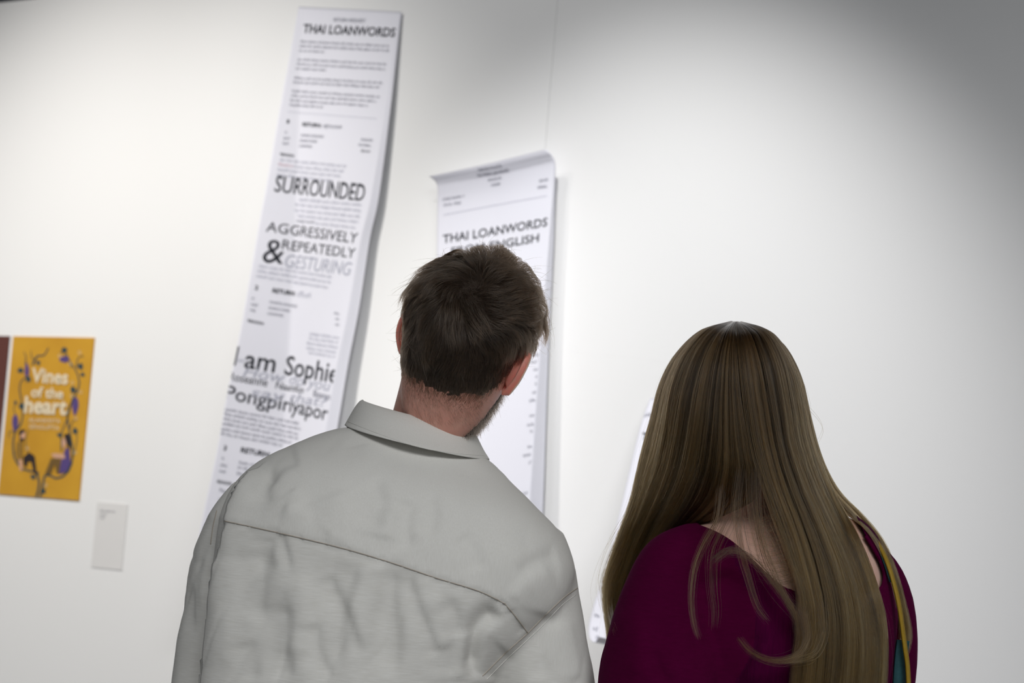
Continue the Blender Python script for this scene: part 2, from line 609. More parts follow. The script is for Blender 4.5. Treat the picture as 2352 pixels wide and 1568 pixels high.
A.word('ฟุตบอล', c2(1445, 572), c2(1568, 582), 6)
A.word('REASON', c2(368, 618), c2(550, 645), 6, bold=0.02)
A.lines([(c2(365, 690), c2(1245, 780)), (c2(555, 785), c2(1205, 846)), (c2(335, 822), c2(1165, 914)), (c2(320, 893), c2(1095, 978))], 6, M_INK_PALE, 3)
A.lines([(c2(345, 752), c2(525, 780))], 6, M_INK_RED, 4)
A.word('SURROUNDED', c2(285, 1098), c2(1480, 1228), 33, bold=0.008)
A.lines([(c2(625, 1222), c2(1445, 1298)), (c2(570, 1290), c2(1440, 1374)), (c2(560, 1362), c2(1420, 1452)), (c2(605, 1440), c2(1405, 1522)), (c2(840, 1540), c2(1380, 1600))], 6, M_INK_PALE, 5)
A.lines([(c2(590, 1505), c2(820, 1530))], 6, M_INK_GREY, 6)
A.word('AGGRESSIVELY', c3(368, 268), c3(1458, 412), 27.5)
A.word('REPEATEDLY', c3(558, 480), c3(1432, 590), 24.5)
A.word('&', c3(320, 636), c3(572, 660), 60)
A.word('GESTURING', c3(590, 690), c3(1385, 800), 32, M_INK_PALE, shear=0.2)
A.lines([(c3(285, 695), c3(1150, 828)), (c3(270, 755), c3(1140, 892)), (c3(255, 815), c3(1115, 958))], 6, M_INK_PALE, 7)
A.word('2', c3(235, 965), c3(272, 970), 10, bold=0.03)
A.word('RETURN:', c3(445, 1000), c3(718, 1040), 10, bold=0.03)
A.word('ปริ้นท์', c3(745, 1045), c3(905, 1068), 11, M_INK_PALE)
A.lines([(c3(200, 1085), c3(222, 1088)), (c3(193, 1155), c3(265, 1168)), (c3(180, 1222), c3(250, 1234)), (c3(1190, 1262), c3(1268, 1275)), (c3(1205, 1330), c3(1256, 1338)), (c3(1205, 1398), c3(1252, 1406))], 6, M_INK_GREY, 8)
A.word('SOURCE LANGUAGE', c3(412, 1128), c3(742, 1182), 6, M_INK_GREY)
A.word('SOURCE WORD', c3(400, 1198), c3(655, 1238), 6, M_INK_GREY)
A.word('LOANWORD', c3(387, 1264), c3(578, 1296), 6, M_INK_GREY)
A.word('REASON', c3(150, 1352), c3(338, 1392), 6.5, bold=0.02)
A.lines([(c4(1345, 170), c4(1725, 222)), (c4(1335, 228), c4(1712, 286)), (c4(1305, 292), c4(1705, 352)), (c4(1300, 355), c4(1695, 418)), (c4(1330, 420), c4(1680, 476))], 6, M_INK_PALE, 9)
A.word('I', c4(322, 572), c4(352, 578), 46, bold=0.0)
A.word('am Sophie', c4(462, 600), c4(1705, 812), 45, bold=0.01)
A.word('“', c4(365, 620), c4(440, 632), 26, M_INK_PALE, shear=0.2)
A.word('How do you', c4(450, 715), c4(1610, 918), 26, M_INK_PALE, shear=0.2)
A.word('say that?', c4(545, 985), c4(1560, 1130), 24, M_INK_PALE, shear=0.2)
A.word('Roseanne', c4(262, 768), c4(772, 858), 20)
A.word('Naamfon', c4(885, 880), c4(1258, 948), 17)
A.word('Baanya', c4(1390, 985), c4(1640, 1040), 16, M_INK_GREY)
A.word('Pongpiriyaporn', c4(205, 1015), c4(1665, 1330), 35, bold=0.006)
A.lines([(c5(175, 405), c5(1280, 620)), (c5(165, 475), c5(1310, 708)), (c5(150, 545), c5(1270, 780)), (c5(140, 617), c5(1290, 852)), (c5(120, 697), c5(1160, 905)), (c5(110, 768), c5(1040, 950))], 6, M_INK_GREY, 10)
A.word('3', c5(150, 1000), c5(192, 1008), 11, bold=0.03)
A.word('RETURN:', c5(408, 1032), c5(850, 1112), 12, bold=0.03)
A.lines([(c5(125, 1140), c5(150, 1145)), (c5(105, 1240), c5(200, 1260)), (c5(85, 1330), c5(185, 1350)), (c5(385, 1205), c5(700, 1265)), (c5(370, 1275), c5(640, 1330)), (c5(350, 1365), c5(560, 1405))], 6, M_INK_GREY, 11)
A.word('REASON', c5(55, 1490), c5(268, 1530), 7, bold=0.02)
A.lines([((504, 1128), (560, 1142)), ((502, 1150), (556, 1163))], 8, M_INK_GREY, 12)

# ------------------------------------------------------------------ receipt in the middle, top curling forward
rowsB = [
    (985, 405, .053, 1120, 376, .052, 1253, 343, .053, 1254, 343, .052),
    (992, 409, .050, 1127, 383, .049, 1262, 351, .050, 1263, 351, .049),
    (1001, 418, .043, 1135, 395, .042, 1270, 362, .043, 1271, 362, .041),
    (1005, 432, .037, 1140, 408, .036, 1275, 378, .037, 1276, 378, .033),
    (1005, 470, .029, 1140, 446, .029, 1272, 424, .034, 1275, 424, .022),
    (1004, 530, .026, 1138, 508, .026, 1267, 486, .036, 1274, 486, .012),
    (1003, 610, .026, 1135, 590, .026, 1260, 568, .038, 1271, 568, .010),
    (998, 780, .030, 1125, 762, .030, 1245, 744, .044, 1262, 744, .010),
    (990, 950, .036, 1115, 934, .036, 1232, 918, .052, 1255, 918, .012),
    (980, 1130, .042, 1103, 1118, .042, 1219, 1106, .060, 1249, 1104, .014),
    (968, 1340, .050, 1090, 1332, .050, 1203, 1324, .070, 1240, 1320, .018)]
rowsB = [(*r[:11], r[8] - (r[8] - r[11]) * 0.85) for r in rowsB]
B = Sheet(rowsB, n=110, m=60)
B.build('hanging_receipt', 'white paper receipt with curled top edge, half hidden behind the man\'s head', 'receipt', 'printed paper receipts hung on the wall', wall_pt(1150, 400, 0))
c6, cA = crop(960, 320, 5.2278), crop(1060, 780, 3.7346)
B.word('GRAND PALACE', c6(735, 380), c6(1015, 330), 7, M_INK_GREY)
B.word('NA PHRA LAN ROAD', c6(725, 450), c6(1100, 385), 7.5, M_INK_GREY)
B.word('BANGKOK', c6(845, 503), c6(1005, 475), 7, M_INK_GREY)
B.word('10200', c6(878, 565), c6(988, 548), 7, M_INK_GREY)
B.word('KING RAMA V', c6(300, 738), c6(560, 694), 7, M_INK_GREY)
B.word('1910-1925', c6(308, 808), c6(515, 775), 7, M_INK_GREY)
B.word('00:00', c6(1455, 518), c6(1560, 498), 7, M_INK_GREY)
B.word('VERBAL', c6(1430, 598), c6(1555, 578), 7, M_INK_GREY)
B.put((dash, dashf), c6(310, 912), c6(1555, 682), 2.0, M_INK_PALE, 'dashed_rule')
B.word('THAI LOANWORDS', c6(300, 1248), c6(1552, 1040), 22, bold=0.012)
B.word('FROM ENGLISH', c6(400, 1395), c6(1450, 1228), 22, bold=0.012)
for k, (x0, x1, y) in enumerate([(650, 668, 58), (600, 664, 143), (598, 660, 205), (620, 657, 268), (635, 652, 332), (632, 648, 393), (610, 641, 466), (585, 636, 534), (585, 628, 662), (565, 622, 742), (590, 616, 798), (570, 602, 934), (530, 597, 1004), (580, 594, 1063), (530, 575, 1332)]):
    B.lines([(cA(x0, y), cA(x1, y - 6))], 7, M_INK_GREY, 30 + k)
B.word('CHINESE', (1060, 997), (1103, 992), 7, M_INK_GREY)

# ------------------------------------------------------------------ receipt behind the woman, bottom end curling up
rowsC = [
    (1493, 915, .012, 1612, 914, .012, 1735, 912, .015, 1736, 912, .012),
    (1472, 975, .03, 1600, 985, .025, 1725, 985, .03, 1727, 985, .025),
    (1446, 1080, .06, 1580, 1092, .05, 1705, 1096, .06, 1708, 1096, .05),
    (1420, 1190, .09, 1556, 1206, .08, 1684, 1212, .09, 1688, 1212, .08),
    (1388, 1310, .125, 1526, 1332, .115, 1658, 1342, .125, 1663, 1342, .11),
    (1362, 1395, .15, 1502, 1424, .145, 1635, 1440, .15, 1640, 1440, .14),
    (1352, 1438, .168, 1492, 1468, .165, 1626, 1486, .168, 1631, 1486, .16),
    (1354, 1464, .19, 1494, 1494, .19, 1627, 1512, .19, 1631, 1512, .185),
    (1366, 1474, .22, 1506, 1504, .22, 1639, 1522, .22, 1642, 1522, .215),
    (1376, 1462, .245, 1516, 1492, .245, 1648, 1510, .245, 1651, 1510, .24)]
Cc = Sheet(rowsC, n=90, m=48)
Cc.build('hanging_receipt', 'white paper receipt mostly hidden behind the woman\'s hair, its bottom end curled up', 'receipt', 'printed paper receipts hung on the wall', wall_pt(1610, 905, 0))
Cc.word('THAI LOANWORDS', (1472, 1010), (1705, 1022), 18, bold=0.03)
Cc.lines([((1481, 956), (1530, 960)), ((1365, 1416), (1377, 1420)), ((1362, 1446), (1373, 1449)), ((1370, 1468), (1380, 1470))], 8, M_INK_GREY, 60)


# ------------------------------------------------------------------ prints on the left
class Print:
    """a flat rectangular print on the wall addressed by the photograph's pixels"""

    def __init__(self, tl, tr, br, bl, depth):
        w = [wall_pt(*p) for p in (tl, tr, br, bl)]
        self.x0, self.x1 = (w[0][0] + w[3][0]) / 2, (w[1][0] + w[2][0]) / 2
        self.z0, self.z1 = (w[2][2] + w[3][2]) / 2, (w[0][2] + w[1][2]) / 2
        self.d = depth
        a = np.array([tl, tr, br, bl], float)
        self.q = a

    def pt(self, p, lift):
        p = np.asarray(p, float)
        tl, tr, br, bl = self.q
        u, v = np.full(len(p), .5), np.full(len(p), .5)
        for _ in range(8):
            w = ((1 - u) * (1 - v))[:, None] * tl + (u * (1 - v))[:, None] * tr + (u * v)[:, None] * br + ((1 - u) * v)[:, None] * bl
            du = (1 - v)[:, None] * (tr - tl) + v[:, None] * (br - bl)
            dv = (1 - u)[:, None] * (bl - tl) + u[:, None] * (br - tr)
            e = p - w
            det = du[:, 0] * dv[:, 1] - du[:, 1] * dv[:, 0]
            u = u + (e[:, 0] * dv[:, 1] - e[:, 1] * dv[:, 0]) / det
            v = v + (du[:, 0] * e[:, 1] - du[:, 1] * e[:, 0]) / det
        return np.stack([self.x0 + u * (self.x1 - self.x0), np.full(len(p), -self.d - lift), self.z1 - v * (self.z1 - self.z0)], 1)

    def sheet(self, name, material, label, cat, group=None):
        root = empty(name, ((self.x0 + self.x1) / 2, 0, self.z0), label, cat, group)
        box('printed_sheet', (self.x0, -self.d, self.z0), (self.x1, -0.0005, self.z1), material, root)
        self.root = root
        return root

    def poly(self, name, p, material, lift):
        v = self.pt(p, lift)
        return mesh_obj(name, v, [list(range(len(v)))], material, self.root)

    def ribbon(self, name, p, wpx, material, lift, n=24):
        c = catmull(np.array(p, float), n)
        t = np.gradient(c, axis=0)
        t /= np.linalg.norm(t, axis=1)[:, None]
        nrm = np.stack([-t[:, 1], t[:, 0]], 1)
        w = wpx * (1 - 0.5 * np.linspace(0, 1, n))[:, None] / 2
        v = self.pt(np.concatenate([c + nrm * w, c - nrm * w]), lift)
        return mesh_obj(name, v, [[i, i + 1, n + i + 1, n + i] for i in range(n - 1)], material, self.root)

    def blob(self, name, c, rx, ry, material, lift, n=10, wob=0.25, seed=0):
        r = np.random.default_rng(seed)
        t = np.linspace(0, 2 * math.pi, n, endpoint=False)
        k = 1 + wob * r.uniform(-1, 1, n)
        return self.poly(name, np.stack([c[0] + rx * k * np.cos(t), c[1] + ry * k * np.sin(t)], 1), material, lift)

    def word(self, s, p0, p1, h, material, lift, bold=0.0, shear=0.0):
        v, f = text_mesh(s, bold, shear)
        p0, p1 = np.array(p0, float), np.array(p1, float)
        d = p1 - p0
        left = (self.q[0] - self.q[3]); left = left / np.linalg.norm(left)
        p = p0 + v[:, :1] * d + v[:, 1:] * h * left
        return mesh_obj('lettering', self.pt(p, lift), f, material, self.root)


M_OCHRE = mat('ochre_print', (0.53, 0.265, 0.022), 0.45, 0.35, noise=((7, 7, 7), 0.2), color2=(0.64, 0.345, 0.03))
M_BROWN = mat('maroon_print', (0.13, 0.045, 0.035), 0.45, 0.35, noise=((5, 5, 5), 0.25), color2=(0.10, 0.035, 0.028))
M_VINE = mat('vine_green_print', (0.035, 0.065, 0.075), 0.5, 0.3)
M_GRAPE = mat('violet_print', (0.10, 0.065, 0.21), 0.5, 0.3)
M_CREAM = mat('cream_print', (0.78, 0.66, 0.46), 0.5, 0.3)
M_SKINP = mat('printed_skin', (0.62, 0.36, 0.24), 0.5, 0.3)
M_DARKP = mat('dark_print', (0.03, 0.022, 0.025), 0.5, 0.3)
M_TROUP = mat('olive_brown_print', (0.17, 0.10, 0.03), 0.5, 0.3)
M_SHIRTP = mat('mustard_print', (0.29, 0.16, 0.03), 0.5, 0.3)
M_CARD = mat('caption_card', (0.76, 0.75, 0.74), 0.7, 0.2, noise=((30, 30, 30), 0.3), color2=(0.75, 0.74, 0.73))

cb = crop(0, 760, 3.8244)
book = Print(cb(122, 45), cb(833, 63), cb(705, 1493), cb(-3, 1430), 0.004)
book.sheet('book_cover_poster', M_OCHRE, 'ochre book cover poster with vines and Vines of the heart title', 'poster')
gapx = 0.012
bw = book.x1 - book.x0
r2 = empty('book_cover_poster', (book.x0 - gapx - bw / 2, 0, book.z0), 'dark maroon poster cut by the left edge, beside the ochre poster', 'poster')
box('printed_sheet', (book.x0 - gapx - bw, -0.004, book.z0), (book.x0 - gapx, -0.0005, book.z1), M_BROWN, r2)
B_ = lambda pts: [cb(*p) for p in pts]
vines = [([(340, 1460), (365, 1340), (330, 1240), (230, 1220), (150, 1130), (130, 1000), (150, 880), (195, 830), (215, 740), (205, 620), (185, 520), (200, 440), (260, 400)], 3.4),
         ([(375, 1460), (400, 1340), (425, 1262), (530, 1300), (620, 1230), (655, 1100), (640, 960), (610, 800), (615, 700), (660, 600), (710, 480), (685, 360), (625, 270), (585, 170)], 3.4),
         ([(300, 300), (340, 225), (400, 215), (440, 150)], 3.0), ([(320, 260), (290, 230), (285, 170)], 1.6),
         ([(235, 300), (240, 230), (220, 180)], 1.8), ([(160, 760), (135, 690), (150, 630)], 1.6), ([(150, 900), (110, 880), (90, 920), (105, 940)], 1.5),
         ([(250, 1060), (245, 960), (265, 870)], 1.4), ([(555, 1060), (560, 900), (600, 790), (640, 640), (655, 540)], 2.0), ([(685, 330), (695, 250), (735, 220), (738, 240)], 1.6),
         ([(640, 330), (610, 240), (540, 190)], 1.4), ([(655, 1120), (690, 960), (685, 860)], 1.5), ([(630, 860), (660, 790), (690, 790)], 1.4)]
for p, w in vines:
    book.ribbon('vine', B_(p), w * 1.45, M_VINE, 0.0006)
for k, (x, y, r) in enumerate([(195, 352, 20), (262, 425, 20), (352, 280, 17), (150, 630, 14), (205, 665, 22), (308, 1280, 20), (580, 172, 20), (715, 315, 20), (738, 385, 15), (660, 522, 20), (672, 885, 20), (538, 918, 17), (400, 1408, 20), (345, 1250, 12)]):
    book.blob('leaf', cb(x, y), r / 3.3, r / 3.3 * 1.15, M_VINE, 0.0009, 9, 0.35, k)
for k, (x, y, rx, ry) in enumerate([(250, 345, 18, 55), (148, 805, 24, 66), (580, 252, 36, 26), (675, 665, 25, 72)]):
    book.blob('grape_cluster', cb(x, y), rx / 3.5, ry / 3.5, M_GRAPE, 0.0010, 12, 0.15, 40 + k)
book.poly('figure_hair', B_([(180, 890), (205, 865), (240, 870), (235, 890), (210, 900), (195, 940)]), M_DARKP, 0.0016)
book.poly('figure_face', B_([(195, 900), (238, 885), (240, 935), (225, 955), (190, 960)]), M_SKINP, 0.0012)
book.poly('figure_beard', B_([(190, 940), (232, 945), (222, 975), (195, 965)]), M_DARKP, 0.0018)
book.poly('figure_shirt', B_([(165, 980), (200, 965), (222, 985), (220, 1100), (215, 1160), (175, 1150), (155, 1070)]), M_SHIRTP, 0.0014)
book.poly('figure_arm', B_([(185, 1130), (215, 1130), (220, 1220), (205, 1235), (192, 1210)]), M_SKINP, 0.0016)
book.poly('figure_legs', B_([(225, 1110), (275, 1065), (325, 1100), (345, 1260), (320, 1255), (295, 1150), (265, 1150), (255, 1200), (228, 1180)]), M_DARKP, 0.0014)
book.poly('figure_hair', B_([(580, 920), (610, 900), (632, 925), (640, 1000), (630, 1050), (605, 1000)]), M_DARKP, 0.0016)
book.poly('figure_face', B_([(565, 955), (590, 935), (600, 990), (580, 1040), (560, 1000)]), M_SKINP, 0.0012)
book.poly('figure_dress', B_([(600, 1025), (628, 1045), (638, 1170), (605, 1240), (540, 1260), (560, 1120), (585, 1060)]), M_GRAPE, 0.0014)
book.poly('figure_arm', B_([(470, 1085), (500, 1078), (585, 1085), (592, 1125), (500, 1120)]), M_SKINP, 0.0018)
book.poly('figure_legs', B_([(470, 1120), (550, 1130), (545, 1250), (515, 1250), (500, 1170), (470, 1255), (415, 1262)]), M_TROUP, 0.0016)
for k, (x, y) in enumerate([(712, 192), (540, 222), (632, 290), (650, 458), (720, 540), (680, 770), (675, 1072), (425, 1355), (260, 1030), (598, 715), (645, 575)]):
    t = np.linspace(0, 2 * math.pi, 13)
    book.ribbon('ring_mark', [(cb(x, y)[0] + 3 * math.cos(a), cb(x, y)[1] + 3.4 * math.sin(a)) for a in t], 1.2, M_CREAM, 0.0011, 20)
book.word('Vines', cb(290, 448), cb(612, 470), 33, M_CREAM, 0.002, bold=0.03)
book.word('of the', cb(290, 578), cb(572, 598), 24, M_CREAM, 0.002, bold=0.03)
book.word('heart', cb(228, 716), cb(602, 738), 38, M_CREAM, 0.0022, bold=0.035)
book.word('ALANKRITA', cb(272, 800), cb(548, 814), 10, M_CREAM, 0.002)
book.word('SENGUPTA', cb(275, 858), cb(538, 874), 10, M_CREAM, 0.002)

cc = crop(0, 740, 2.6125)
card = Print(cc(583, 1080), cc(768, 1090), cc(737, 1487), cc(553, 1470), 0.002)
card.sheet('caption_card', M_CARD, 'small pale grey caption card on the wall below the ochre poster', 'caption card')
r_ = np.random.default_rng(99)
for a, b, h in (((604, 1138), (693, 1141), 4.2), ((604, 1160), (640, 1162), 3.6), ((603, 1178), (634, 1180), 3.2)):
    gv, gf = greek_mesh(math.hypot(b[0] - a[0], 2) / 2.6 / (h * .9), r_)
    p0, p1 = np.array(cc(*a)), np.array(cc(*b))
    mesh_obj('text_line', card.pt(p0 + gv[:, :1] * (p1 - p0) + gv[:, 1:] * np.array([0, -h]), 0.0006), gf, M_INK_GREY, card.root)


# ------------------------------------------------------------------ people: shared builders
HEAD_Z = np.array([-.125, -.118, -.105, -.09, -.07, -.05, -.03, -.01, .01, .03, .05, .07, .09, .105, .117, .125])
HEAD_F = np.array([.045, .072, .088, .093, .090, .093, .091, .089, .086, .094, .091, .083, .065, .045, .022, -.008])
HEAD_B = np.array([-.030, -.040, -.046, -.052, -.060, -.072, -.086, -.096, -.101, -.102, -.099, -.091, -.075, -.058, -.036, -.012])
HEAD_W = np.array([.012, .028, .042, .051, .059, .064, .068, .071, .074, .0765, .077, .074, .063, .049, .030, .004])


def head_surface(th, z):
    """head-local surface point: th = azimuth from the back (0) to the face (pi), positive to the right; z up"""
    f, b, w = np.interp(z, HEAD_Z, HEAD_F), np.interp(z, HEAD_Z, HEAD_B), np.interp(z, HEAD_Z, HEAD_W)
    c, s = np.cos(th), np.sin(th)
    ex = 2.25
    sx = np.sign(s) * np.abs(s) ** (2 / ex)
    cy = np.sign(c) * np.abs(c) ** (2 / ex)
    yc = -0.012
    y = np.where(cy > 0, yc + cy * (b - yc), yc - cy * (f - yc))
    x = w * sx * np.where((cy < 0) & (z < -.02), 1 - 0.18 * np.abs(cy), 1.0)
    front = cy < -0.3
    nose = np.exp(-(x / .0125) ** 2) * np.interp(z, [-.042, -.034, -.022, .02, .03], [0, .018, .022, .003, 0])
    eye = -0.011 * np.exp(-((np.abs(x) - .033) / .015) ** 2 - ((z - .012) / .011) ** 2)
    lips = 0.005 * np.exp(-(x / .02) ** 2) * (np.exp(-((z + .052) / .006) ** 2) + np.exp(-((z + .066) / .007) ** 2))
    y = y + np.where(front, nose + eye + lips, 0)
    return np.stack([x, y, z], -1)


def head_loft(n=56, scale=1.0):
    zz = np.concatenate([np.linspace(-.125, .11, 50), np.linspace(.112, .125, 8)])
    th = np.linspace(0, 2 * math.pi, n, endpoint=False)
    return np.array([head_surface(th, np.full(n, z)) for z in zz]) * scale


def ear_mesh(side):
    """ear in head-local coordinates: flaring shell with rolled helix, bowl and lobe"""
    nr, na = 15, 44
    ph = np.linspace(0, 2 * math.pi, na, endpoint=False)
    c, sn = np.cos(ph), np.sin(ph)
    # outline: broad upper helix leaning back, narrow lobe below (ph: 0 = back, pi/2 = top)
    oy = np.where(sn > 0, 0.0185, 0.0185 - 0.0075 * np.abs(sn) ** 1.5) * c + 0.004 * sn
    oz = np.where(sn > 0, 0.031, 0.034) * sn
    back_on = np.clip(c * 0.8 + 0.5, 0, 1)
    front, backv = [], []
    for r in np.linspace(1, 0.04, nr):
        roll = 0.0035 * math.exp(-((1 - r) / 0.12) ** 2)
        bowl = -0.011 * max(0.0, 1 - (r / 0.62) ** 2) - 0.0035 * math.exp(-((r - .74) / .07) ** 2)
        edge_r = 1 - (0.10 if r > 0.99 else 0.0)
        front.append(np.stack([0.0010 + roll + bowl * np.ones(na), -oy * r * edge_r, oz * r * edge_r], 1))
        bulge = 0.011 * max(0.0, 1 - (r / 0.7) ** 2) - 0.0015 * math.exp(-((r - .76) / .08) ** 2) + 0.0022 * math.exp(-((r - .93) / .06) ** 2)
        backv.append(np.stack([-0.0035 - bulge * np.ones(na), -oy * r, oz * r], 1))
    v, f = loft(np.array(backv[::-1] + front))
    a = math.radians(33)
    x, y, z = v[:, 0].copy(), v[:, 1] - 0.014, v[:, 2].copy()
    x2, y2 = x * math.cos(a) - y * math.sin(a), x * math.sin(a) + y * math.cos(a)
    x2 = x2 - 0.10 * np.clip(-z - 0.012, 0, 1) + 0.05 * np.clip(z, 0, 1)
    tilt = math.radians(-12)
    y3, z3 = y2 * math.cos(tilt) - z * math.sin(tilt), y2 * math.sin(tilt) + z * math.cos(tilt)
    out = np.stack([(x2 + 0.0725) * side, y3 + 0.001, z3 - 0.002], 1)
    return out, ([q[::-1] for q in f] if side < 0 else f)


def head_frame(px, py, Z, roll, yaw, pitch, scale=1.0):
    """roll: lean to the right in the picture, yaw: turn to the right, pitch: look up (degrees)"""
    r, y, p = (math.radians(a) for a in (roll, yaw, pitch))
    right, up, fwd = R.copy(), U.copy(), F.copy()
    right, up = right * math.cos(r) - up * math.sin(r), up * math.cos(r) + right * math.sin(r)
    right, fwd = right * math.cos(y) - fwd * math.sin(y), fwd * math.cos(y) + right * math.sin(y)
    fwd, up = fwd * math.cos(p) + up * math.sin(p), up * math.cos(p) - fwd * math.sin(p)
    o = P(px, py, Z)
    return lambda q: o + scale * (np.asarray(q)[..., :1] * right + np.asarray(q)[..., 1:2] * fwd + np.asarray(q)[..., 2:3] * up)


def hand_parts(wrist, d, palm_n, side, s=1.0):
    """palm and five curled fingers; d = direction of the hand, palm_n = palm normal, side = towards the thumb"""
    d, side = d / np.linalg.norm(d), side / np.linalg.norm(side)
    pn = palm_n / np.linalg.norm(palm_n)
    parts = []
    rings = []
    t = np.linspace(0, 2 * math.pi, 16, endpoint=False)
    for a, w, h in ((-.01, .026, .020), (.02, .032, .018), (.06, .041, .016), (.092, .041, .013), (.10, .034, .008)):
        rings.append(wrist + d * a * s + (np.cos(t)[:, None] * side * w + np.sin(t)[:, None] * pn * h) * s)
    parts.append(loft(rings))
    for off, L in ((.030, .072), (.010, .080), (-.011, .075), (-.031, .060)):
        p = wrist + (d * .085 + side * off) * s
        pts, ang = [p], 0.25
        for seg in (.45, .32, .23):
            dirv = d * math.cos(ang) + pn * math.sin(ang)
            pts.append(pts[-1] + dirv * L * seg * s)
            ang += 0.5
        parts.append(tube(pts, np.array([.0095, .009, .0082, .0072]) * s, 10, up=side))
    p = wrist + (d * .02 + side * .024) * s
    pts = [p, p + (d * .028 + side * .022 + pn * .008) * s, p + (d * .055 + side * .028 + pn * .02) * s, p + (d * .076 + side * .024 + pn * .03) * s]
    parts.append(tube(pts, np.array([.013, .0115, .010, .008]) * s, 10, up=pn))
    return parts


def shoe(name, ankle, material, parent):
    o = np.array([ankle[0], ankle[1], 0.0])
    rt = R0
    t = np.linspace(0, 2 * math.pi, 20, endpoint=False)
    rings = []
    for a, w, h in ((-.075, .018, .03), (-.068, .032, .07), (-.03, .036, .10), (.03, .038, .085), (.08, .044, .06), (.13, .047, .05), (.17, .040, .042), (.195, .018, .03)):
        y = np.maximum(np.sin(t) * 0.5 + 0.5, 0.0)
        rings.append(o + FH * a + rt * (np.cos(t) * w)[:, None] + np.array([0, 0, 1.0]) * (0.001 + np.clip(y * 1.15 - .1, 0, 1) * h)[:, None])
    v, f = loft(rings)
    return mesh_obj(name, v, f, material, parent, True)


M_SKIN_M = mat('skin_man', (0.66, 0.36, 0.285), 0.5, 0.35, noise=((60, 60, 60), 0.25), color2=(0.60, 0.29, 0.225), sss=0.25, sss_scale=0.008, bump=((500, 500, 500), 0.15, 0.001))
M_EAR = mat('skin_ear', (0.62, 0.24, 0.19), 0.45, 0.35, noise=((40, 40, 40), 0.3), color2=(0.68, 0.30, 0.24), sss=1.0, sss_rad=(1, .25, .18), sss_scale=0.012)
M_SKIN_W = mat('skin_woman', (0.66, 0.44, 0.36), 0.5, 0.35, noise=((40, 40, 40), 0.3), color2=(0.62, 0.39, 0.32), sss=0.25, sss_scale=0.008)
M_EYE = mat('eye_white', (0.8, 0.8, 0.78), 0.2, 0.5)
M_DENIM = mat('dark_trousers', (0.03, 0.034, 0.05), 0.8, 0.2, noise=((200, 200, 200), 0.2), color2=(0.04, 0.045, 0.065))
M_SHOE = mat('dark_shoes', (0.03, 0.028, 0.026), 0.4, 0.4, noise=((30, 30, 30), 0.2), color2=(0.04, 0.036, 0.032))


def legs_and_shoes(hip, half, parent, waist_rings, r=(.086, .062, .052)):
    """trousers in one mesh from the waist down, shoes on the floor; returns leg core tubes for the body"""
    up = np.array([0, 0, 1.0])
    parts, core = [], []
    if waist_rings is not None:
        parts.append(loft(waist_rings))
    for s in (-1, 1):
        a = hip + R0 * s * half
        k = np.array([a[0], a[1], 0.50]) + FH * 0.015 + R0 * s * 0.01
        e = np.array([a[0], a[1], 0.07]) - FH * 0.02 + R0 * s * 0.015
        path = catmull([a + up * .03, (a + k) / 2, k, (k + e) / 2, e], 16)
        parts.append(tube(path, np.interp(np.linspace(0, 1, 16), [0, .3, .5, 1], [r[0], r[0] * .95, r[1], r[2]]), 20))
        core.append(tube(path, np.interp(np.linspace(0, 1, 16), [0, .3, .5, 1], [.06, .055, .042, .036]), 14))
        shoe('shoe', e, M_SHOE, parent)
    v, f = remesh('trousers', parts, 0.010, 6)
    mesh_obj('trousers', v, f, M_DENIM, parent, True)
    return core


def eyes(fr, parent):
    t, ph = np.linspace(0.05, math.pi - .05, 9), np.linspace(0, 2 * math.pi, 14, endpoint=False)
    for s in (-1, 1):
        rings = np.array([np.stack([s * .033 + .0115 * np.sin(a) * np.cos(ph), .071 + .0115 * np.sin(a) * np.sin(ph), np.full(14, .012 + .0115 * math.cos(a))], 1) for a in t])
        v, f = loft(fr(rings))
        mesh_obj('eye', v, f, M_EYE, parent, True)


def perlin(q, seed):
    o = seed * 31.7
    return np.array([bnoise.noise((a + o, b - o, c + o)) for a, b, c in q.tolist()])


def local_noise(v, k, seed):
    return vnoise(v * k, seed)


# ------------------------------------------------------------------ the man
ZM = 1.80
man = empty('person', (0, 0, 0))
mid = P(775, 2150, ZM)
man.location = (float(mid[0]), float(mid[1]), 0.0)
tag(man, 'person in a cream linen shirt with short dark hair, head tilted to the right', 'person')
bpy.context.view_layer.update()
fm = head_frame(1067, 810, 1.80, 22, 15, 7, 0.97)

torso = [  # L, R, Zc, half depth
    ((850, 985), (1075, 1035), 1.835, .060), ((775, 985), (1128, 1060), 1.832, .075), ((700, 1012), (1178, 1112), 1.825, .092),
    ((628, 1043), (1228, 1162), 1.815, .108), ((572, 1078), (1272, 1205), 1.808, .118), ((533, 1122), (1303, 1252), 1.804, .126),
    ((508, 1185), (1322, 1318), 1.80, .132), ((495, 1265), (1300, 1395), 1.80, .134), ((485, 1350), (1230, 1470), 1.80, .134),
    ((477, 1440), (1160, 1545), 1.80, .134), ((468, 1560), (1112, 1640), 1.80, .134), ((462, 1720), (1100, 1780), 1.80, .136),
    ((460, 1960), (1090, 2010), 1.80, .138), ((455, 2230), (1075, 2270), 1.80, .140)]


def torso_rings(tb, k=60, shrink=0.0, n=56, ex=2.5):
    rg = []
    for L, Rr, Zc, hd in tb:
        cx, cy = (L[0] + Rr[0]) / 2, (L[1] + Rr[1]) / 2
        s = 1 - shrink / ((Rr[0] - L[0]) / 2 * Zc / FPX)
        L2 = (cx + (L[0] - cx) * s, cy + (L[1] - cy) * s)
        R2 = (cx + (Rr[0] - cx) * s, cy + (Rr[1] - cy) * s)
        rg.append(section(L2, R2, Zc, max(hd - shrink, 0.02), n, ex))
    return catmull(np.array(rg), k)


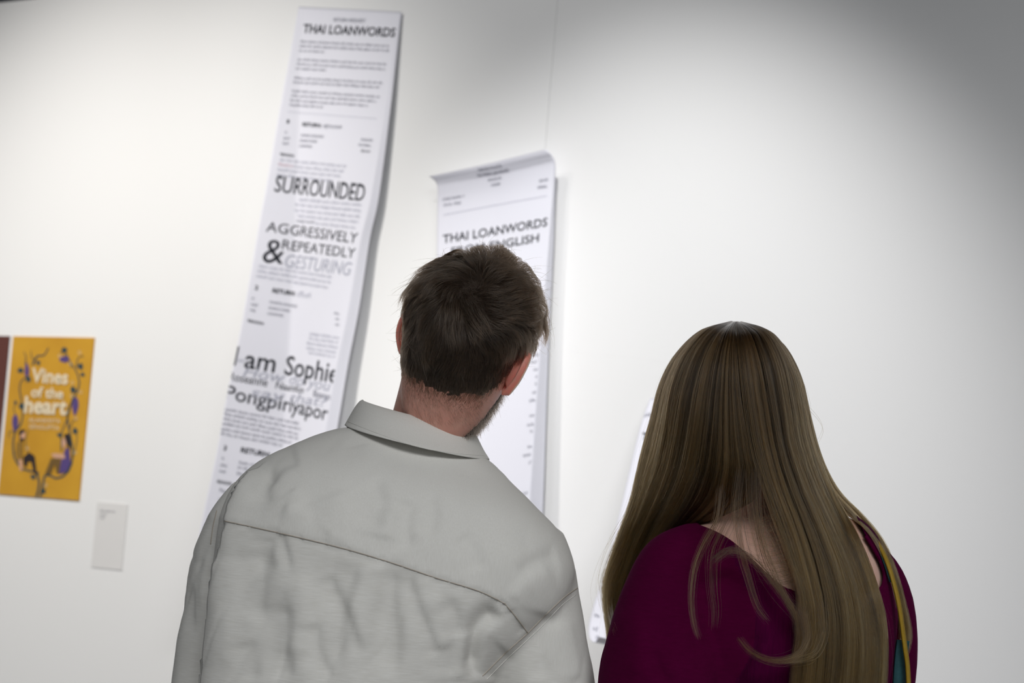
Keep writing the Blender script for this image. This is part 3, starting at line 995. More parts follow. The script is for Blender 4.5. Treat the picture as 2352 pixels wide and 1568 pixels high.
def ptube(pts, n=24, k=24, round_ends=True, squash=None):
    """tube through (px, py, Z, radius in px)"""
    c = catmull(np.array(pts, float), k)
    return tube(P(c[:, 0], c[:, 1], c[:, 2]), c[:, 3] * c[:, 2] / FPX, n, squash, round_ends)


sleeveL = [(590, 1140, 1.835, 66), (545, 1210, 1.845, 72), (512, 1300, 1.855, 74), (487, 1420, 1.86, 74), (470, 1560, 1.865, 77), (462, 1690, 1.865, 80), (458, 1790, 1.865, 82)]
sleeveR = [(1200, 1250, 1.81, 98), (1222, 1320, 1.808, 102), (1226, 1400, 1.805, 111), (1234, 1500, 1.80, 117), (1248, 1600, 1.80, 119), (1256, 1700, 1.80, 116), (1260, 1800, 1.80, 112)]
v, f = remesh('shirt', [loft(torso_rings(torso)), ptube(sleeveL, round_ends=False), ptube(sleeveR, round_ends=False)], 0.0045, 10)
nv = normals(v, f)
px, py, pz = proj(v)
face = np.clip(-(nv @ F) * 2.5, 0, 1)
cs = lambda pts: [(380 + x / 2.279, 880 + y / 2.279) for x, y in pts]
disp = np.zeros(len(v))
folds = [  # polyline (crop pixels), width px, depth m (negative = valley)
    ([(545, 800), (535, 900), (560, 990)], 14, -.004), ([(590, 785), (625, 860), (655, 980)], 9, -.003), ([(480, 860), (500, 1050), (470, 1250)], 22, -.004),
    ([(990, 930), (965, 1050), (930, 1150), (905, 1320), (890, 1540)], 20, -.0055), ([(1090, 930), (1100, 1050), (1060, 1200), (1050, 1400)], 26, .0045),
    ([(1195, 960), (1180, 1120), (1205, 1320), (1190, 1560)], 18, -.0055), ([(1260, 980), (1300, 1120), (1360, 1270), (1420, 1440)], 14, -.0045),
    ([(850, 1000), (880, 1090), (960, 1240), (1020, 1430)], 14, -.004), ([(1470, 1120), (1525, 1250), (1500, 1420), (1480, 1560)], 18, -.005),
    ([(1380, 1080), (1440, 1260), (1460, 1400)], 20, .0035), ([(780, 1250), (790, 1400), (870, 1560)], 16, -.0045), ([(700, 1000), (720, 1200), (700, 1450)], 26, .0045),
    ([(630, 1150), (615, 1350), (640, 1560)], 20, -.0045), ([(430, 1350), (450, 1560)], 22, -.0035), ([(350, 900), (330, 1150), (300, 1500)], 26, .003),
    ([(1760, 1200), (1690, 1245), (1640, 1310), (1622, 1420), (1632, 1568)], 15, -.012), ([(1560, 1300), (1560, 1560)], 24, .004),
    ([(1800, 1180), (1845, 1260), (1885, 1310)], 9, -.003), ([(1080, 500), (1125, 620), (1085, 770)], 20, -.0045), ([(1370, 570), (1405, 690), (1380, 800)], 16, -.003),
    ([(1190, 660), (1160, 820)], 22, .0035), ([(1285, 600), (1255, 750), (1285, 870)], 18, -.0045), ([(700, 395), (600, 430), (530, 520)], 18, -.004),
    ([(540, 420), (520, 520), (520, 640)], 16, -.004), ([(620, 640), (740, 700), (860, 800)], 14, .003), ([(750, 690), (860, 810)], 9, -.0025),
    ([(1560, 780), (1620, 880), (1650, 980)], 16, -.003), ([(1850, 1000), (1950, 930), (2060, 900)], 20, -.0035), ([(1800, 1130), (1900, 1030), (2020, 960)], 14, .003),
    ([(2000, 1200), (1960, 1350), (1980, 1560)], 20, -.004), ([(2090, 1230), (2130, 1400), (2160, 1560)], 18, .003), ([(1800, 1400), (1720, 1480), (1700, 1560)], 16, -.004),
    ([(180, 900), (150, 1100), (180, 1300)], 14, -.004), ([(120, 1050), (130, 1250), (170, 1300)], 10, -.003), ([(250, 700), (200, 850), (160, 960)], 12, -.003),
    ([(1010, 240), (1030, 330)], 14, -.0015), ([(560, 540), (480, 500), (420, 560)], 14, -.002), ([(900, 560), (940, 700), (900, 850)], 26, .003), ([(660, 560), (720, 640)], 20, .002)]
for pl, w, d in folds:
    pl = catmull(np.array(cs(pl)), 14)
    dd, sd, al = seg_dist(px, py, pl)
    fade = np.clip(np.minimum(al, 1 - al) * 6, 0.15, 1)
    # folds steeper on one side
    ww = np.where(sd > 0, w * 2.4, w * 0.95)
    disp += 1.15 * d * np.exp(-(dd / ww) ** 2) * fade * face
# overlap of arm and back on the left: the back panel stands proud of the sleeve
edge = catmull(np.array(cs([(520, 400), (420, 480), (345, 640), (315, 800), (270, 1000), (235, 1250), (205, 1568)])), 30)
dd, sd, al = seg_dist(px, py, edge)
disp += np.where(sd < 0, 0.007 * np.exp(-(dd / 34) ** 2), -0.006 * np.exp(-(dd / 26) ** 2)) * face * np.clip(al * 5, 0, 1)
# yoke laid over the back panel
yoke = catmull(np.array([(516, 1196), (600, 1214), (700, 1237), (800, 1262), (900, 1292), (1000, 1326), (1100, 1357), (1160, 1386)]), 30)
dd, sd, al = seg_dist(px, py, yoke)
disp += np.where(sd < 0, 0.0014 * np.exp(-(dd / 25) ** 2), -0.0010 * np.exp(-(dd / 16) ** 2)) * face
lx, lz, ly = v @ R0, v[:, 2], v @ FH
q = np.stack([lx * 26 + lz * 5, ly * 12, lz * 8 - lx * 3], 1)
amp = np.clip((py - (1180 + (px - 500) * .3)) / 120, 0.35, 1.0)
wx = lx + 0.02 * perlin(np.stack([lx * 9, ly * 9, lz * 9], 1), 1)
wz = lz + 0.02 * perlin(np.stack([lx * 9, ly * 9, lz * 9], 1), 2)
n1 = perlin(np.stack([wx * 21 + wz * 4, ly * 6, wz * 3.6], 1), 3)
n2 = perlin(np.stack([wx * 26 - wz * 9, ly * 7, wz * 4.5 + wx * 3], 1), 4)
n3 = perlin(np.stack([wx * 40 + wz * 22, ly * 20, wz * 26 - wx * 16], 1), 5)
disp += (0.0062 * n1 + 0.0022 * n2 - 0.0012 * np.exp(-(n2 / .08) ** 2) + .0010 * n3) * amp
dd, sd, al = seg_dist(px, py, np.array([(793, 972), (957, 1030), (1122, 1052)]))
disp *= np.clip(dd / 40, 0.1, 1)
v = v + nv * disp[:, None]
M_LINEN = mat('cream_linen', (0.60, 0.585, 0.545), 0.85, 0.15, noise=((60, 60, 900), 0.22), color2=(0.68, 0.67, 0.635), bump=[((900, 900, 1500), 0.18, 0.0005), ((80, 80, 900), 0.12, 0.0006)])
M_LINEN_V = mat('cream_linen_upright', (0.62, 0.605, 0.565), 0.85, 0.15, noise=((1000, 1000, 60), 0.25), color2=(0.68, 0.67, 0.635), bump=[((1500, 1500, 900), 0.18, 0.0005), ((1000, 1000, 70), 0.10, 0.0006)])
M_THREAD = mat('seam_thread', (0.42, 0.375, 0.32), 0.9, 0.1)
shirt = mesh_obj('shirt', v, f, [M_LINEN, M_LINEN_V], man, True)
# the yoke is cut with its threads upright
fc = np.array([v[q].mean(0) for q in f])
fx, fy, fz = proj(fc)
yl = np.interp(fx, yoke[:, 0], yoke[:, 1]) + np.where(fx > 1160, (fx - 1160) * 1.3, 0)
yl = np.where(fx < 530, np.interp(fx, [430, 530], [1120, 1200]), yl)
shirt.data.polygons.foreach_set('material_index', (fy < yl).astype(np.int32))
bv = BVHTree.FromPolygons(v.tolist(), f)


def on_surface(bvh, x, y, lift):
    d = Vector(P(x, y, 1.0) - CAM).normalized()
    h = bvh.ray_cast(Vector(CAM), d)
    if h[0] is None:
        return None
    return np.array(h[0]) - np.array(d) * lift


def seam(name, poly, r, parent, bvh, material, lift=0.0002, n=60):
    pts = [on_surface(bvh, x, y, lift) for x, y in catmull(np.array(poly, float), n)]
    pts = [p for p in pts if p is not None]
    keep = [pts[0]]
    for p in pts[1:]:
        if np.linalg.norm(p - keep[-1]) < 0.03:
            keep.append(p)
    vv, ff = tube(np.array(keep), r, 6, round_ends=False, up=U)
    return mesh_obj(name, vv, ff, material, parent, True)


seam('seam', yoke, 0.0007, shirt, bv, M_THREAD, n=120)
seam('seam', [(1160, 1386), (1188, 1420), (1212, 1453)], 0.0007, shirt, bv, M_THREAD, n=20)
seam('seam', [(1326, 1350), (1295, 1372), (1250, 1415), (1210, 1455), (1160, 1500), (1108, 1552)], 0.0008, shirt, bv, M_THREAD, n=60)
seam('seam', [(1322, 1366), (1290, 1390), (1252, 1430), (1215, 1466), (1165, 1512), (1118, 1560)], 0.0005, shirt, bv, M_LINEN, n=60)
seam('seam', [(498, 1172), (489, 1210), (484, 1250)], 0.0008, shirt, bv, M_THREAD, n=16)

# collar: a folded band standing round the neck
th = np.linspace(-math.pi * 0.93, math.pi * 0.93, 90)


def collar_ring(L, Rr, sag, Zc, hd, lift_front):
    cx, cy = (L[0] + Rr[0]) / 2, (L[1] + Rr[1]) / 2
    hx, hy = (Rr[0] - L[0]) / 2, (Rr[1] - L[1]) / 2
    s, c = np.sin(th), np.cos(th)
    sx = np.sign(s) * np.abs(s) ** 0.9
    base = P(cx + sx * hx, cy + sx * hy + np.where(c > 0, c * sag, c * lift_front), np.full(len(th), Zc))
    return base - c[:, None] * hd * FH


inner0 = collar_ring((846, 985), (1078, 1035), 14, 1.84, .066, -40)
inner1 = collar_ring((838, 925), (1078, 985), 15, 1.845, .066, -40)
top = collar_ring((829, 919), (1084, 984), 16, 1.843, .072, -40)
mid1 = collar_ring((816, 934), (1096, 1002), 17, 1.840, .084, -42)
mid2 = collar_ring((803, 956), (1110, 1030), 20, 1.837, .096, -44)
bot = collar_ring((793, 974), (1124, 1053), 22, 1.834, .106, -46)
bot2 = collar_ring((797, 975), (1120, 1053), 21, 1.834, .101, -46)
und = collar_ring((826, 935), (1088, 1000), 17, 1.840, .072, -42)
g = catmull(np.array([inner0, inner1, top, mid1, mid2, bot]), 24)
g = np.concatenate([g, [bot2], [und]])
wob = vnoise(g.reshape(-1, 3) * 25, 4).reshape(g.shape[:2]) * 0.0012
g = g - FH * wob[..., None]
kk, nn_ = g.shape[:2]
fs = [[i * nn_ + j, i * nn_ + j + 1, (i + 1) * nn_ + j + 1, (i + 1) * nn_ + j] for i in range(kk - 1) for j in range(nn_ - 1)]
collar = mesh_obj('collar', g.reshape(-1, 3), fs, M_LINEN_V, shirt, True)
cbv = BVHTree.FromPolygons(g.reshape(-1, 3).tolist(), fs)
seam('seam', [(800, 968), (870, 996), (960, 1026), (1040, 1040), (1112, 1046)], 0.0005, shirt, cbv, M_LINEN, n=60)
bpy.context.view_layer.update()

# body: head, neck, arms, hands, hidden trunk and legs in one skin
elL, elR = P(456, 1800, 1.865), P(1258, 1810, 1.80)
wrL, wrR = elL + FH * .20 - np.array([0, 0, .13]) + R0 * .10, elR + FH * .20 - np.array([0, 0, .13]) - R0 * .06
core = legs_and_shoes(np.array([mid[0], mid[1], 0.90]), 0.082, man, [section((500, 2020), (1050, 2060), 1.80, .110), section((505, 2150), (1040, 2180), 1.80, .112), section((520, 2280), (1015, 2300), 1.80, .11)], (.080, .062, .052))
neckp = [(978, 1080, 1.85, 108), (990, 1010, 1.845, 102), (1002, 950, 1.835, 98), (1012, 900, 1.822, 95), (1022, 850, 1.815, 94), (1035, 810, 1.81, 90)]
parts = [loft(fm(head_loft())), ptube(neckp, 28), loft(torso_rings(torso[1:], 40, 0.03, 40)),
         ptube([(600, 1160, 1.835, 45), (520, 1290, 1.855, 50), (475, 1500, 1.865, 48), (456, 1800, 1.865, 42)]),
         ptube([(1190, 1270, 1.81, 55), (1222, 1380, 1.805, 55), (1240, 1560, 1.80, 52), (1258, 1810, 1.80, 44)]),
         tube(catmull([elL, (elL + wrL) / 2, wrL], 8), [.043, .044, .043, .040, .036, .032, .029, .027]), tube(catmull([elR, (elR + wrR) / 2, wrR], 8), [.043, .044, .043, .040, .036, .032, .029, .027])] + core
dn = np.array([0, 0, -1.0])
parts += hand_parts(wrL + (wrL - elL) * .08, (wrL - elL) + R0 * .05, R0 * .9 + dn * .3, -dn + FH * .2, 1.05)
parts += hand_parts(wrR + (wrR - elR) * .08, (wrR - elR) - R0 * .05, -R0 * .9 + dn * .3, -dn + FH * .2, 1.05)
v, f = remesh('body', parts, 0.004, 3)
nb = len(f)
for s in (-1, 1):
    ev_, ef = ear_mesh(s)
    v, f = join([(v, f), (fm(ev_), ef)])
TH_L = np.radians([0, 25, 50, 68, 80, 92, 100, 112, 125, 150, 180])
Z_L = np.array([-.064, -.062, -.055, -.044, -.020, .016, .009, -.03, .05, .072, .078])


def head_local(fr, w):
    """inverse of a head frame"""
    o = fr(np.zeros(3))
    ax = np.array([fr(np.eye(3)[k]) - o for k in range(3)])
    return (w - o) @ ax.T / (ax[0] @ ax[0])


M_SCALP = mat('haired_skin', (0.022, 0.015, 0.011), 0.8, 0.2, noise=((300, 300, 300), .3), color2=(0.04, 0.028, 0.02))
body = mesh_obj('body', v, f, [M_SKIN_M, M_EAR, M_SCALP], man, True)
mi = np.zeros(len(f), np.int32)
# skin under the hair and the beard is dark
fcl = head_local(fm, np.array([v[q].mean(0) for q in f]))
azi = np.arctan2(fcl[:, 0], -(fcl[:, 1] + .012))
jit = vnoise(fcl * 160, 41) * .006
on_head = (np.abs(fcl[:, 0]) < .1) & (np.abs(fcl[:, 1]) < .13) & (fcl[:, 2] > -.135)
mi[on_head & (fcl[:, 2] > np.interp(np.abs(azi), TH_L, Z_L) + .010 + jit)] = 2
mi[on_head & ((azi > 0) | (azi < -2.0)) & (np.abs(azi) > np.interp(fcl[:, 2], [-.125, -.09, -.05, -.02], [1.3, 1.45, 1.65, 1.95])) & (fcl[:, 2] < np.interp(np.abs(azi), [1.2, 1.5, 1.95, 2.3, 2.6, 3.15], [-.075, -.055, -.02, -.045, -.05, -.045]) + jit) & ~((np.abs(fcl[:, 2] + .059) < .011) & (np.abs(azi) > 2.85))] = 2
mi[nb:] = 1
body.data.polygons.foreach_set('material_index', mi)
eyes(fm, man)


# ------------------------------------------------------------------ short hair
def surf_frame(th, z):
    p = head_surface(th, z)
    e = 1e-3
    a = head_surface(th + e, z) - head_surface(th - e, z)
    b = head_surface(th, z + e) - head_surface(th, z - e)
    n = np.cross(a, b)
    n /= np.linalg.norm(n, axis=1)[:, None]
    s = np.sign((n * (p - np.array([0, -.01, 0.02]))).sum(1))
    return p, n * s[:, None]


def sample_head(n, r):
    """roughly area-uniform samples of the head surface"""
    z = r.uniform(-.12, .1245, n * 3)
    th = r.uniform(-math.pi, math.pi, n * 3)
    w = np.interp(z, HEAD_Z, HEAD_W) + 0.012
    # near the crown the surface is almost level: sample it more densely
    w = w * (1 + 2.2 * np.clip((z - .085) / .04, 0, 1))
    k = r.random(n * 3) < w / w.max()
    return th[k][:n], z[k][:n]





def man_hair(n, r, guides=None):
    th, z = sample_head(n, r)
    line = np.interp(np.abs(th), TH_L, Z_L)
    d = z - line
    k = d > -0.012 + 0.03 * r.random(len(z)) ** 2
    th, z, d = th[k], z[k], d[k]
    p, nn = surf_frame(th, z)
    crown = np.array([0.012, -.080, .085])
    away = p - crown
    away -= nn * (away * nn).sum(1)[:, None]
    dist = np.linalg.norm(away, axis=1)
    away /= np.maximum(dist, 1e-4)[:, None]
    swirl = np.cross(nn, away)
    sw = 0.9 * np.exp(-(dist / .05) ** 2) + 0.25
    t = away + swirl * sw[:, None]
    # sides and nape lie downwards, top sweeps to the right
    down = np.array([0, 0, -1.0]) - nn * (-nn[:, 2])[:, None]
    t = t * np.clip((z + .05) / .10, 0.1, 1)[:, None] + down * np.clip(0.06 - z, 0, .12)[:, None] * 10
    q = p * 38
    t = t + np.stack([vnoise(q, 11), vnoise(q, 12), vnoise(q, 13)], 1) * np.interp(z, [-.05, .02, .06], [0.25, .7, 1.25])[:, None]
    t -= nn * (t * nn).sum(1)[:, None]
    t /= np.linalg.norm(t, axis=1)[:, None]
    L = np.interp(z, [-.09, -.06, -.03, .02, .06, .10], [.007, .013, .019, .026, .044, .055]) * np.clip(0.25 + d / .03, .25, 1) * r.uniform(.75, 1.15, len(z))
    L *= 1 + 0.35 * vnoise(p * 30, 21)
    al = np.interp(z, [-.06, 0, .03, .06, .1], [0.22, 0.24, .36, 0.62, 0.75]) * (1 + 0.55 * vnoise(p * 30, 22)) + 0.16 * np.clip(p[:, 0] / .07, 0, 1) * (z > .03)
    s = np.linspace(0, 1, 9)[None, :, None]
    L_, al_ = L[:, None, None], al[:, None, None]
    pts = p[:, None] + L_ * s * (np.sin(al_) * (1 - 0.35 * s) * nn[:, None] + np.cos(al_) * t[:, None]) - nn[:, None] * (L_ * s) ** 2 / 0.17
    curl = np.cross(nn, t)
    pts += curl[:, None] * (L_ * 0.45 * s ** 2 * vnoise(p * 45, 23)[:, None, None])
    return p, pts


hr = np.random.default_rng(5)
gp, gpts = man_hair(560, hr)
cp, cpts = man_hair(30000, hr)
idx = np.concatenate([((c[:, None] - gp[None]) ** 2).sum(2).argmin(1) for c in np.array_split(cp, 12)])
s = np.linspace(0, 1, 9)[None, :, None]
cl = 0.72 * hr.uniform(.3, 1, len(cp))[:, None, None]
off = (cp - gp[idx])[:, None]
zfac = np.clip((cp[:, 2] + .04) / .06, 0, 1)[:, None, None]
target = gpts[idx] + off * (1 - 0.75 * s)
cpts = cpts + (target - cpts) * cl * s ** 0.7 * zfac
stray = hr.random(len(cp)) < 0.04
cpts[stray] += (hr.normal(0, 1, (stray.sum(), 1, 3)) * 0.012) * s ** 2
M_HAIR_M = hair_mat('dark_brown_hair', (0.014, 0.0095, 0.0065), (0.062, 0.040, 0.025), 0.45, 0.28)
hair_obj('hair', fm(cpts), hr.uniform(.00010, .00018, len(cpts)), M_HAIR_M, man, tone=np.clip(.5 + .5 * vnoise(gp[idx] * 90, 66) + hr.normal(0, .15, len(cpts)), 0, 1))

# neck fuzz and beard
nt_ = 1500
a = hr.uniform(0, 1, nt_) ** 1.5
cpx = 985 + hr.uniform(-105, 130, nt_) + a * -20
cpy = 890 + a * 85
bb = BVHTree.FromPolygons(v.tolist(), f)
root, dirs = [], []
for x, y in zip(cpx, cpy):
    h = bb.ray_cast(Vector(CAM), Vector(P(x, y, 1.0) - CAM).normalized())
    if h[0] is not None:
        root.append(np.array(h[0])); dirs.append(np.array(h[1]))
root, dirs = np.array(root), np.array(dirs)
s5 = np.linspace(0, 1, 5)[None, :, None]
gdir = -U * 0.9 + R * 0.5 + hr.normal(0, .25, root.shape)
Ls = hr.uniform(.004, .009, (len(root), 1, 1))
fuzz = root[:, None] + s5 * Ls * (dirs[:, None] * 0.35 + gdir[:, None])
hair_obj('neck_hair', fuzz, hr.uniform(.00004, .00007, len(fuzz)), M_HAIR_M, man)
th, z = sample_head(30000, hr)
ath = np.abs(th)
k = (z < np.interp(ath, [1.2, 1.5, 1.95, 2.3, 2.6, 3.15], [-.07, -.05, .0, -.035, -.042, -.035])) & (ath > np.interp(z, [-.125, -.09, -.05, -.02], [1.2, 1.3, 1.55, 1.95])) & ~((np.abs(z + .059) < .011) & (ath > 2.85)) & ((th > 0) | (th < -2.0))
p, nn = surf_frame(th[k], z[k])
t = np.array([0, .3, -1.0]) - nn * (np.array([0, .3, -1.0]) * nn).sum(1)[:, None] + hr.normal(0, .3, p.shape)
L = hr.uniform(.006, .013, (len(p), 1, 1))
beard = p[:, None] + L * s5 * (nn[:, None] * .55 + t[:, None] * .75)
M_BEARD = hair_mat('brown_beard', (0.016, 0.011, 0.008), (0.036, 0.024, 0.016), 0.4, 0.35)
hair_obj('beard', fm(beard), hr.uniform(.00009, .00014, len(beard)), M_BEARD, man)


# ------------------------------------------------------------------ the woman
woman = empty('person', (0, 0, 0))
wmid = P(1728, 2150, 1.79)
woman.location = (float(wmid[0]), float(wmid[1]), 0.0)
tag(woman, 'person with long straight light brown hair wearing a dark magenta wide-necked top', 'person')
bpy.context.view_layer.update()
fw = head_frame(1684, 985, 1.815, 1, -4, -4, 0.95)
wt = [((1655, 1185), (1835, 1185), 1.825, .052), ((1592, 1204), (1945, 1184), 1.82, .068), ((1545, 1222), (1992, 1214), 1.815, .082), ((1508, 1258), (2020, 1260), 1.808, .092),
      ((1490, 1315), (2042, 1325), 1.80, .100), ((1500, 1400), (2050, 1412), 1.795, .106), ((1530, 1500), (2040, 1515), 1.79, .106), ((1560, 1650), (2005, 1660), 1.79, .104),
      ((1575, 1850), (1945, 1855), 1.79, .098), ((1520, 2050), (1970, 2055), 1.79, .112), ((1478, 2230), (1982, 2235), 1.79, .122)]
wsL = [(1585, 1262, 1.79, 62), (1552, 1300, 1.775, 84), (1538, 1370, 1.76, 108), (1530, 1460, 1.75, 130), (1522, 1570, 1.745, 146), (1515, 1690, 1.75, 138), (1512, 1800, 1.77, 110)]
wsR = [(1990, 1290, 1.81, 52), (2022, 1360, 1.82, 64), (2034, 1450, 1.83, 68), (2030, 1560, 1.84, 68), (2015, 1690, 1.85, 64), (2002, 1800, 1.86, 58)]
v, f = remesh('knit_top', [loft(torso_rings(wt, 60, 0.0, 56, 2.3)), ptube(wsL, round_ends=True), ptube(wsR, round_ends=True)], 0.0045, 8)
nv = normals(v, f)
px, py, pz = proj(v)
face = np.clip(-(nv @ F) * 2.5, 0, 1)
cw = lambda pts: [(1360 + x / 3.0154, 1100 + y / 3.0154) for x, y in pts]
disp = np.zeros(len(v))
for pl, w, d in [([(1160, 1080), (1100, 1200), (1030, 1330), (980, 1420)], 12, -.010), ([(1200, 1120), (1150, 1300), (1100, 1420)], 16, .004), ([(430, 1180), (480, 1330), (560, 1430)], 16, -.004),
                 ([(760, 800), (800, 1000), (780, 1200)], 26, -.003), ([(300, 900), (340, 1150), (330, 1380)], 24, .003), ([(640, 600), (560, 800), (560, 1000)], 30, .003)]:
    dd, sd, al = seg_dist(px, py, catmull(np.array(cw(pl)), 12))
    disp += d * np.exp(-(dd / np.where(sd > 0, w * 1.4, w * .8)) ** 2) * face * np.clip(np.minimum(al, 1 - al) * 6, .2, 1)
disp = np.maximum(disp, -.0045)
disp += 0.0010 * local_noise(v, 22, 31) + 0.0005 * local_noise(v, 60, 32)
v = v + nv * disp[:, None]
neckline = np.array([(1596, 1190), (1602, 1207), (1640, 1222), (1672, 1240), (1702, 1264), (1735, 1296), (1765, 1324), (1795, 1348), (1832, 1363), (1900, 1372), (1975, 1370), (2018, 1356), (2031, 1330), (2026, 1298), (2008, 1262), (1988, 1230), (1962, 1180), (1960, 1050), (1600, 1050)])


def in_poly(x, y, poly):
    c = np.zeros(len(x), bool)
    j = len(poly) - 1
    for i in range(len(poly)):
        xi, yi, xj, yj = *poly[i], *poly[j]
        k = ((yi > y) != (yj > y)) & (x < (xj - xi) * (y - yi) / (yj - yi + 1e-12) + xi)
        c ^= k
        j = i
    return c


# open the neckline: snap boundary vertices, then drop the faces inside
px, py, pz = proj(v)
ins = in_poly(px, py, neckline)
fa = np.array([q if len(q) == 4 else q + q[-1:] for q in f])
keep = ~ins[fa].all(1)
f2 = [f[i] for i in np.nonzero(keep)[0]]
bverts = np.unique(fa[keep][ins[fa[keep]]])
for k in bverts:
    # move cut vertices onto the neckline curve, staying on the surface
    best, bd = None, 1e9
    for i in range(len(neckline) - 1):
        a_, b_ = neckline[i], neckline[i + 1]
        d_ = b_ - a_
        t_ = np.clip(((px[k] - a_[0]) * d_[0] + (py[k] - a_[1]) * d_[1]) / (d_ @ d_), 0, 1)
        c_ = a_ + t_ * d_
        e_ = (c_[0] - px[k]) ** 2 + (c_[1] - py[k]) ** 2
        if e_ < bd:
            bd, best = e_, c_
    v[k] = P(best[0], best[1], pz[k])
us = np.unique(np.concatenate([np.array(q) for q in f2]))
rm = np.full(len(v), -1)
rm[us] = np.arange(len(us))
v2 = v[us]
f2 = [[int(rm[i]) for i in q] for q in f2]
M_KNIT = mat('magenta_jersey', (0.052, 0.0005, 0.019), 0.95, 0.04, noise=((90, 90, 500), 0.3), color2=(0.066, 0.0006, 0.025), bump=[((600, 600, 900), 0.25, 0.0008), ((120, 120, 800), 0.15, 0.001)])
b_ = M_KNIT.node_tree.nodes['Principled BSDF']
b_.inputs['Sheen Weight'].default_value = 0.03
b_.inputs['Sheen Tint'].default_value = (0.8, 0.1, 0.5, 1)
M_RIB = mat('magenta_rib_knit', (0.038, 0.0005, 0.019), 0.95, 0.04, noise=((420, 420, 20), 0.3), color2=(0.060, 0.0006, 0.026), bump=[((700, 700, 40), 0.5, 0.0015)])
topo = mesh_obj('knit_top', v2, f2, [M_KNIT, M_RIB], woman, True)
fc = np.array([v2[q].mean(0) for q in f2])
fx, fy, fz = proj(fc)
ribx = np.interp(fy, [1200, 1300, 1400, 1490, 1568, 1800], [1640, 1690, 1740, 1733, 1690, 1660])
topo.data.polygons.foreach_set('material_index', ((fx > ribx) & (fx < 2015)).astype(np.int32))
so = topo.modifiers.new('thickness', 'SOLIDIFY')
so.thickness, so.offset = 0.002, 1.0
# neckline binding
nb_pts = [on_surface(BVHTree.FromPolygons(v.tolist(), f), x, y, 0.001) for x, y in catmull(neckline[1:16], 70)]
nb_pts = [p for p in nb_pts if p is not None]
tv, tf = tube(np.array(nb_pts), 0.0022, 8, round_ends=False, up=U)
mesh_obj('neckline_binding', tv, tf, M_KNIT, topo, True)

elL, elR = P(1512, 1790, 1.77), P(2002, 1800, 1.86)
wrL, wrR = elL + FH * .20 - np.array([0, 0, .10]) + R0 * .05, elR + FH * .19 - np.array([0, 0, .11]) - R0 * .08
core = legs_and_shoes(np.array([wmid[0], wmid[1], 0.86]), 0.070, woman, [section((1550, 2020), (1940, 2030), 1.79, .10), section((1525, 2150), (1945, 2160), 1.79, .106), section((1520, 2260), (1940, 2265), 1.79, .105)], (.072, .055, .045))
parts = [loft(fw(head_loft())), ptube([(1748, 1235, 1.835, 98), (1742, 1195, 1.832, 90), (1728, 1140, 1.828, 84), (1710, 1080, 1.822, 84), (1698, 1030, 1.82, 84)], 26),
         loft(torso_rings(wt, 50, 0.007, 56, 2.3)),
         ptube([(1600, 1270, 1.80, 50), (1545, 1390, 1.78, 55), (1522, 1570, 1.77, 55), (1512, 1790, 1.77, 46)]), ptube([(1990, 1292, 1.81, 46), (2024, 1370, 1.82, 54), (2028, 1560, 1.84, 52), (2002, 1800, 1.86, 44)]),
         tube(catmull([elL, (elL + wrL) / 2, wrL], 8), [.036, .037, .036, .033, .029, .026, .024, .023]), tube(catmull([elR, (elR + wrR) / 2, wrR], 8), [.036, .037, .036, .033, .029, .026, .024, .023])] + core
parts += hand_parts(wrL + (wrL - elL) * .08, (wrL - elL) + R0 * .05, R0 * .9 + dn * .3, -dn + FH * .2, .92)
parts += hand_parts(wrR + (wrR - elR) * .08, (wrR - elR) - R0 * .05, -R0 * .9 + dn * .3, -dn + FH * .2, .92)
bvv, bff = remesh('body', parts, 0.004, 3)
nb = len(bff)
for s_ in (-1, 1):
    ev_, ef = ear_mesh(s_)
    bvv, bff = join([(bvv, bff), (fw(ev_ * 0.93), ef)])
wbody = mesh_obj('body', bvv, bff, M_SKIN_W, woman, True)
eyes(fw, woman)

# shoulder bag: strap over the right shoulder, bag at the hip
M_STRAP = mat('yellow_strap', (0.32, 0.20, 0.012), 0.6, 0.3, noise=((200, 200, 200), .3), color2=(0.26, 0.16, 0.01))
M_TEAL = mat('teal_fabric', (0.012, 0.05, 0.06), 0.7, 0.3, noise=((150, 150, 150), .3), color2=(0.02, 0.08, 0.09))
bag = empty('shoulder_bag', P(2090, 1900, 1.80), 'shoulder bag with a mustard yellow strap and teal side, hung on the woman\'s right shoulder', 'bag')
bpy.context.view_layer.update()
strapc = catmull(np.array([(1982, 1200, 1.845), (1998, 1222, 1.80), (2018, 1250, 1.765), (2038, 1290, 1.742), (2055, 1345, 1.732), (2067, 1400, 1.728), (2079, 1488, 1.730), (2086, 1550, 1.736), (2092, 1720, 1.745), (2090, 1840, 1.76)]), 50)
spts = P(strapc[:, 0], strapc[:, 1], strapc[:, 2])
frontc = catmull(np.array([(1972, 1192, 1.845), (1985, 1230, 1.89), (2000, 1320, 1.92), (2030, 1500, 1.93), (2060, 1700, 1.90), (2080, 1840, 1.86)]), 30)
bag_top = P(2085, 1960, 1.82) + R0 * 0.075 + np.array([0, 0, .075])
fpts = P(frontc[1:, 0], frontc[1:, 1], frontc[1:, 2])
allp = np.concatenate([[bag_top - FH * .09], spts[::-1], fpts, [bag_top + FH * .09]])


def ribbon3(path, width, thick, wdir):
    path = np.asarray(path)
    tg = np.gradient(path, axis=0)
    tg /= np.linalg.norm(tg, axis=1)[:, None]
    w = wdir - tg * (tg @ wdir)[:, None]
    w /= np.linalg.norm(w, axis=1)[:, None]
    n = np.cross(tg, w)
    rings = np.stack([path + w * width / 2 + n * thick / 2, path - w * width / 2 + n * thick / 2, path - w * width / 2 - n * thick / 2, path + w * width / 2 - n * thick / 2], 1)
    return loft(rings)


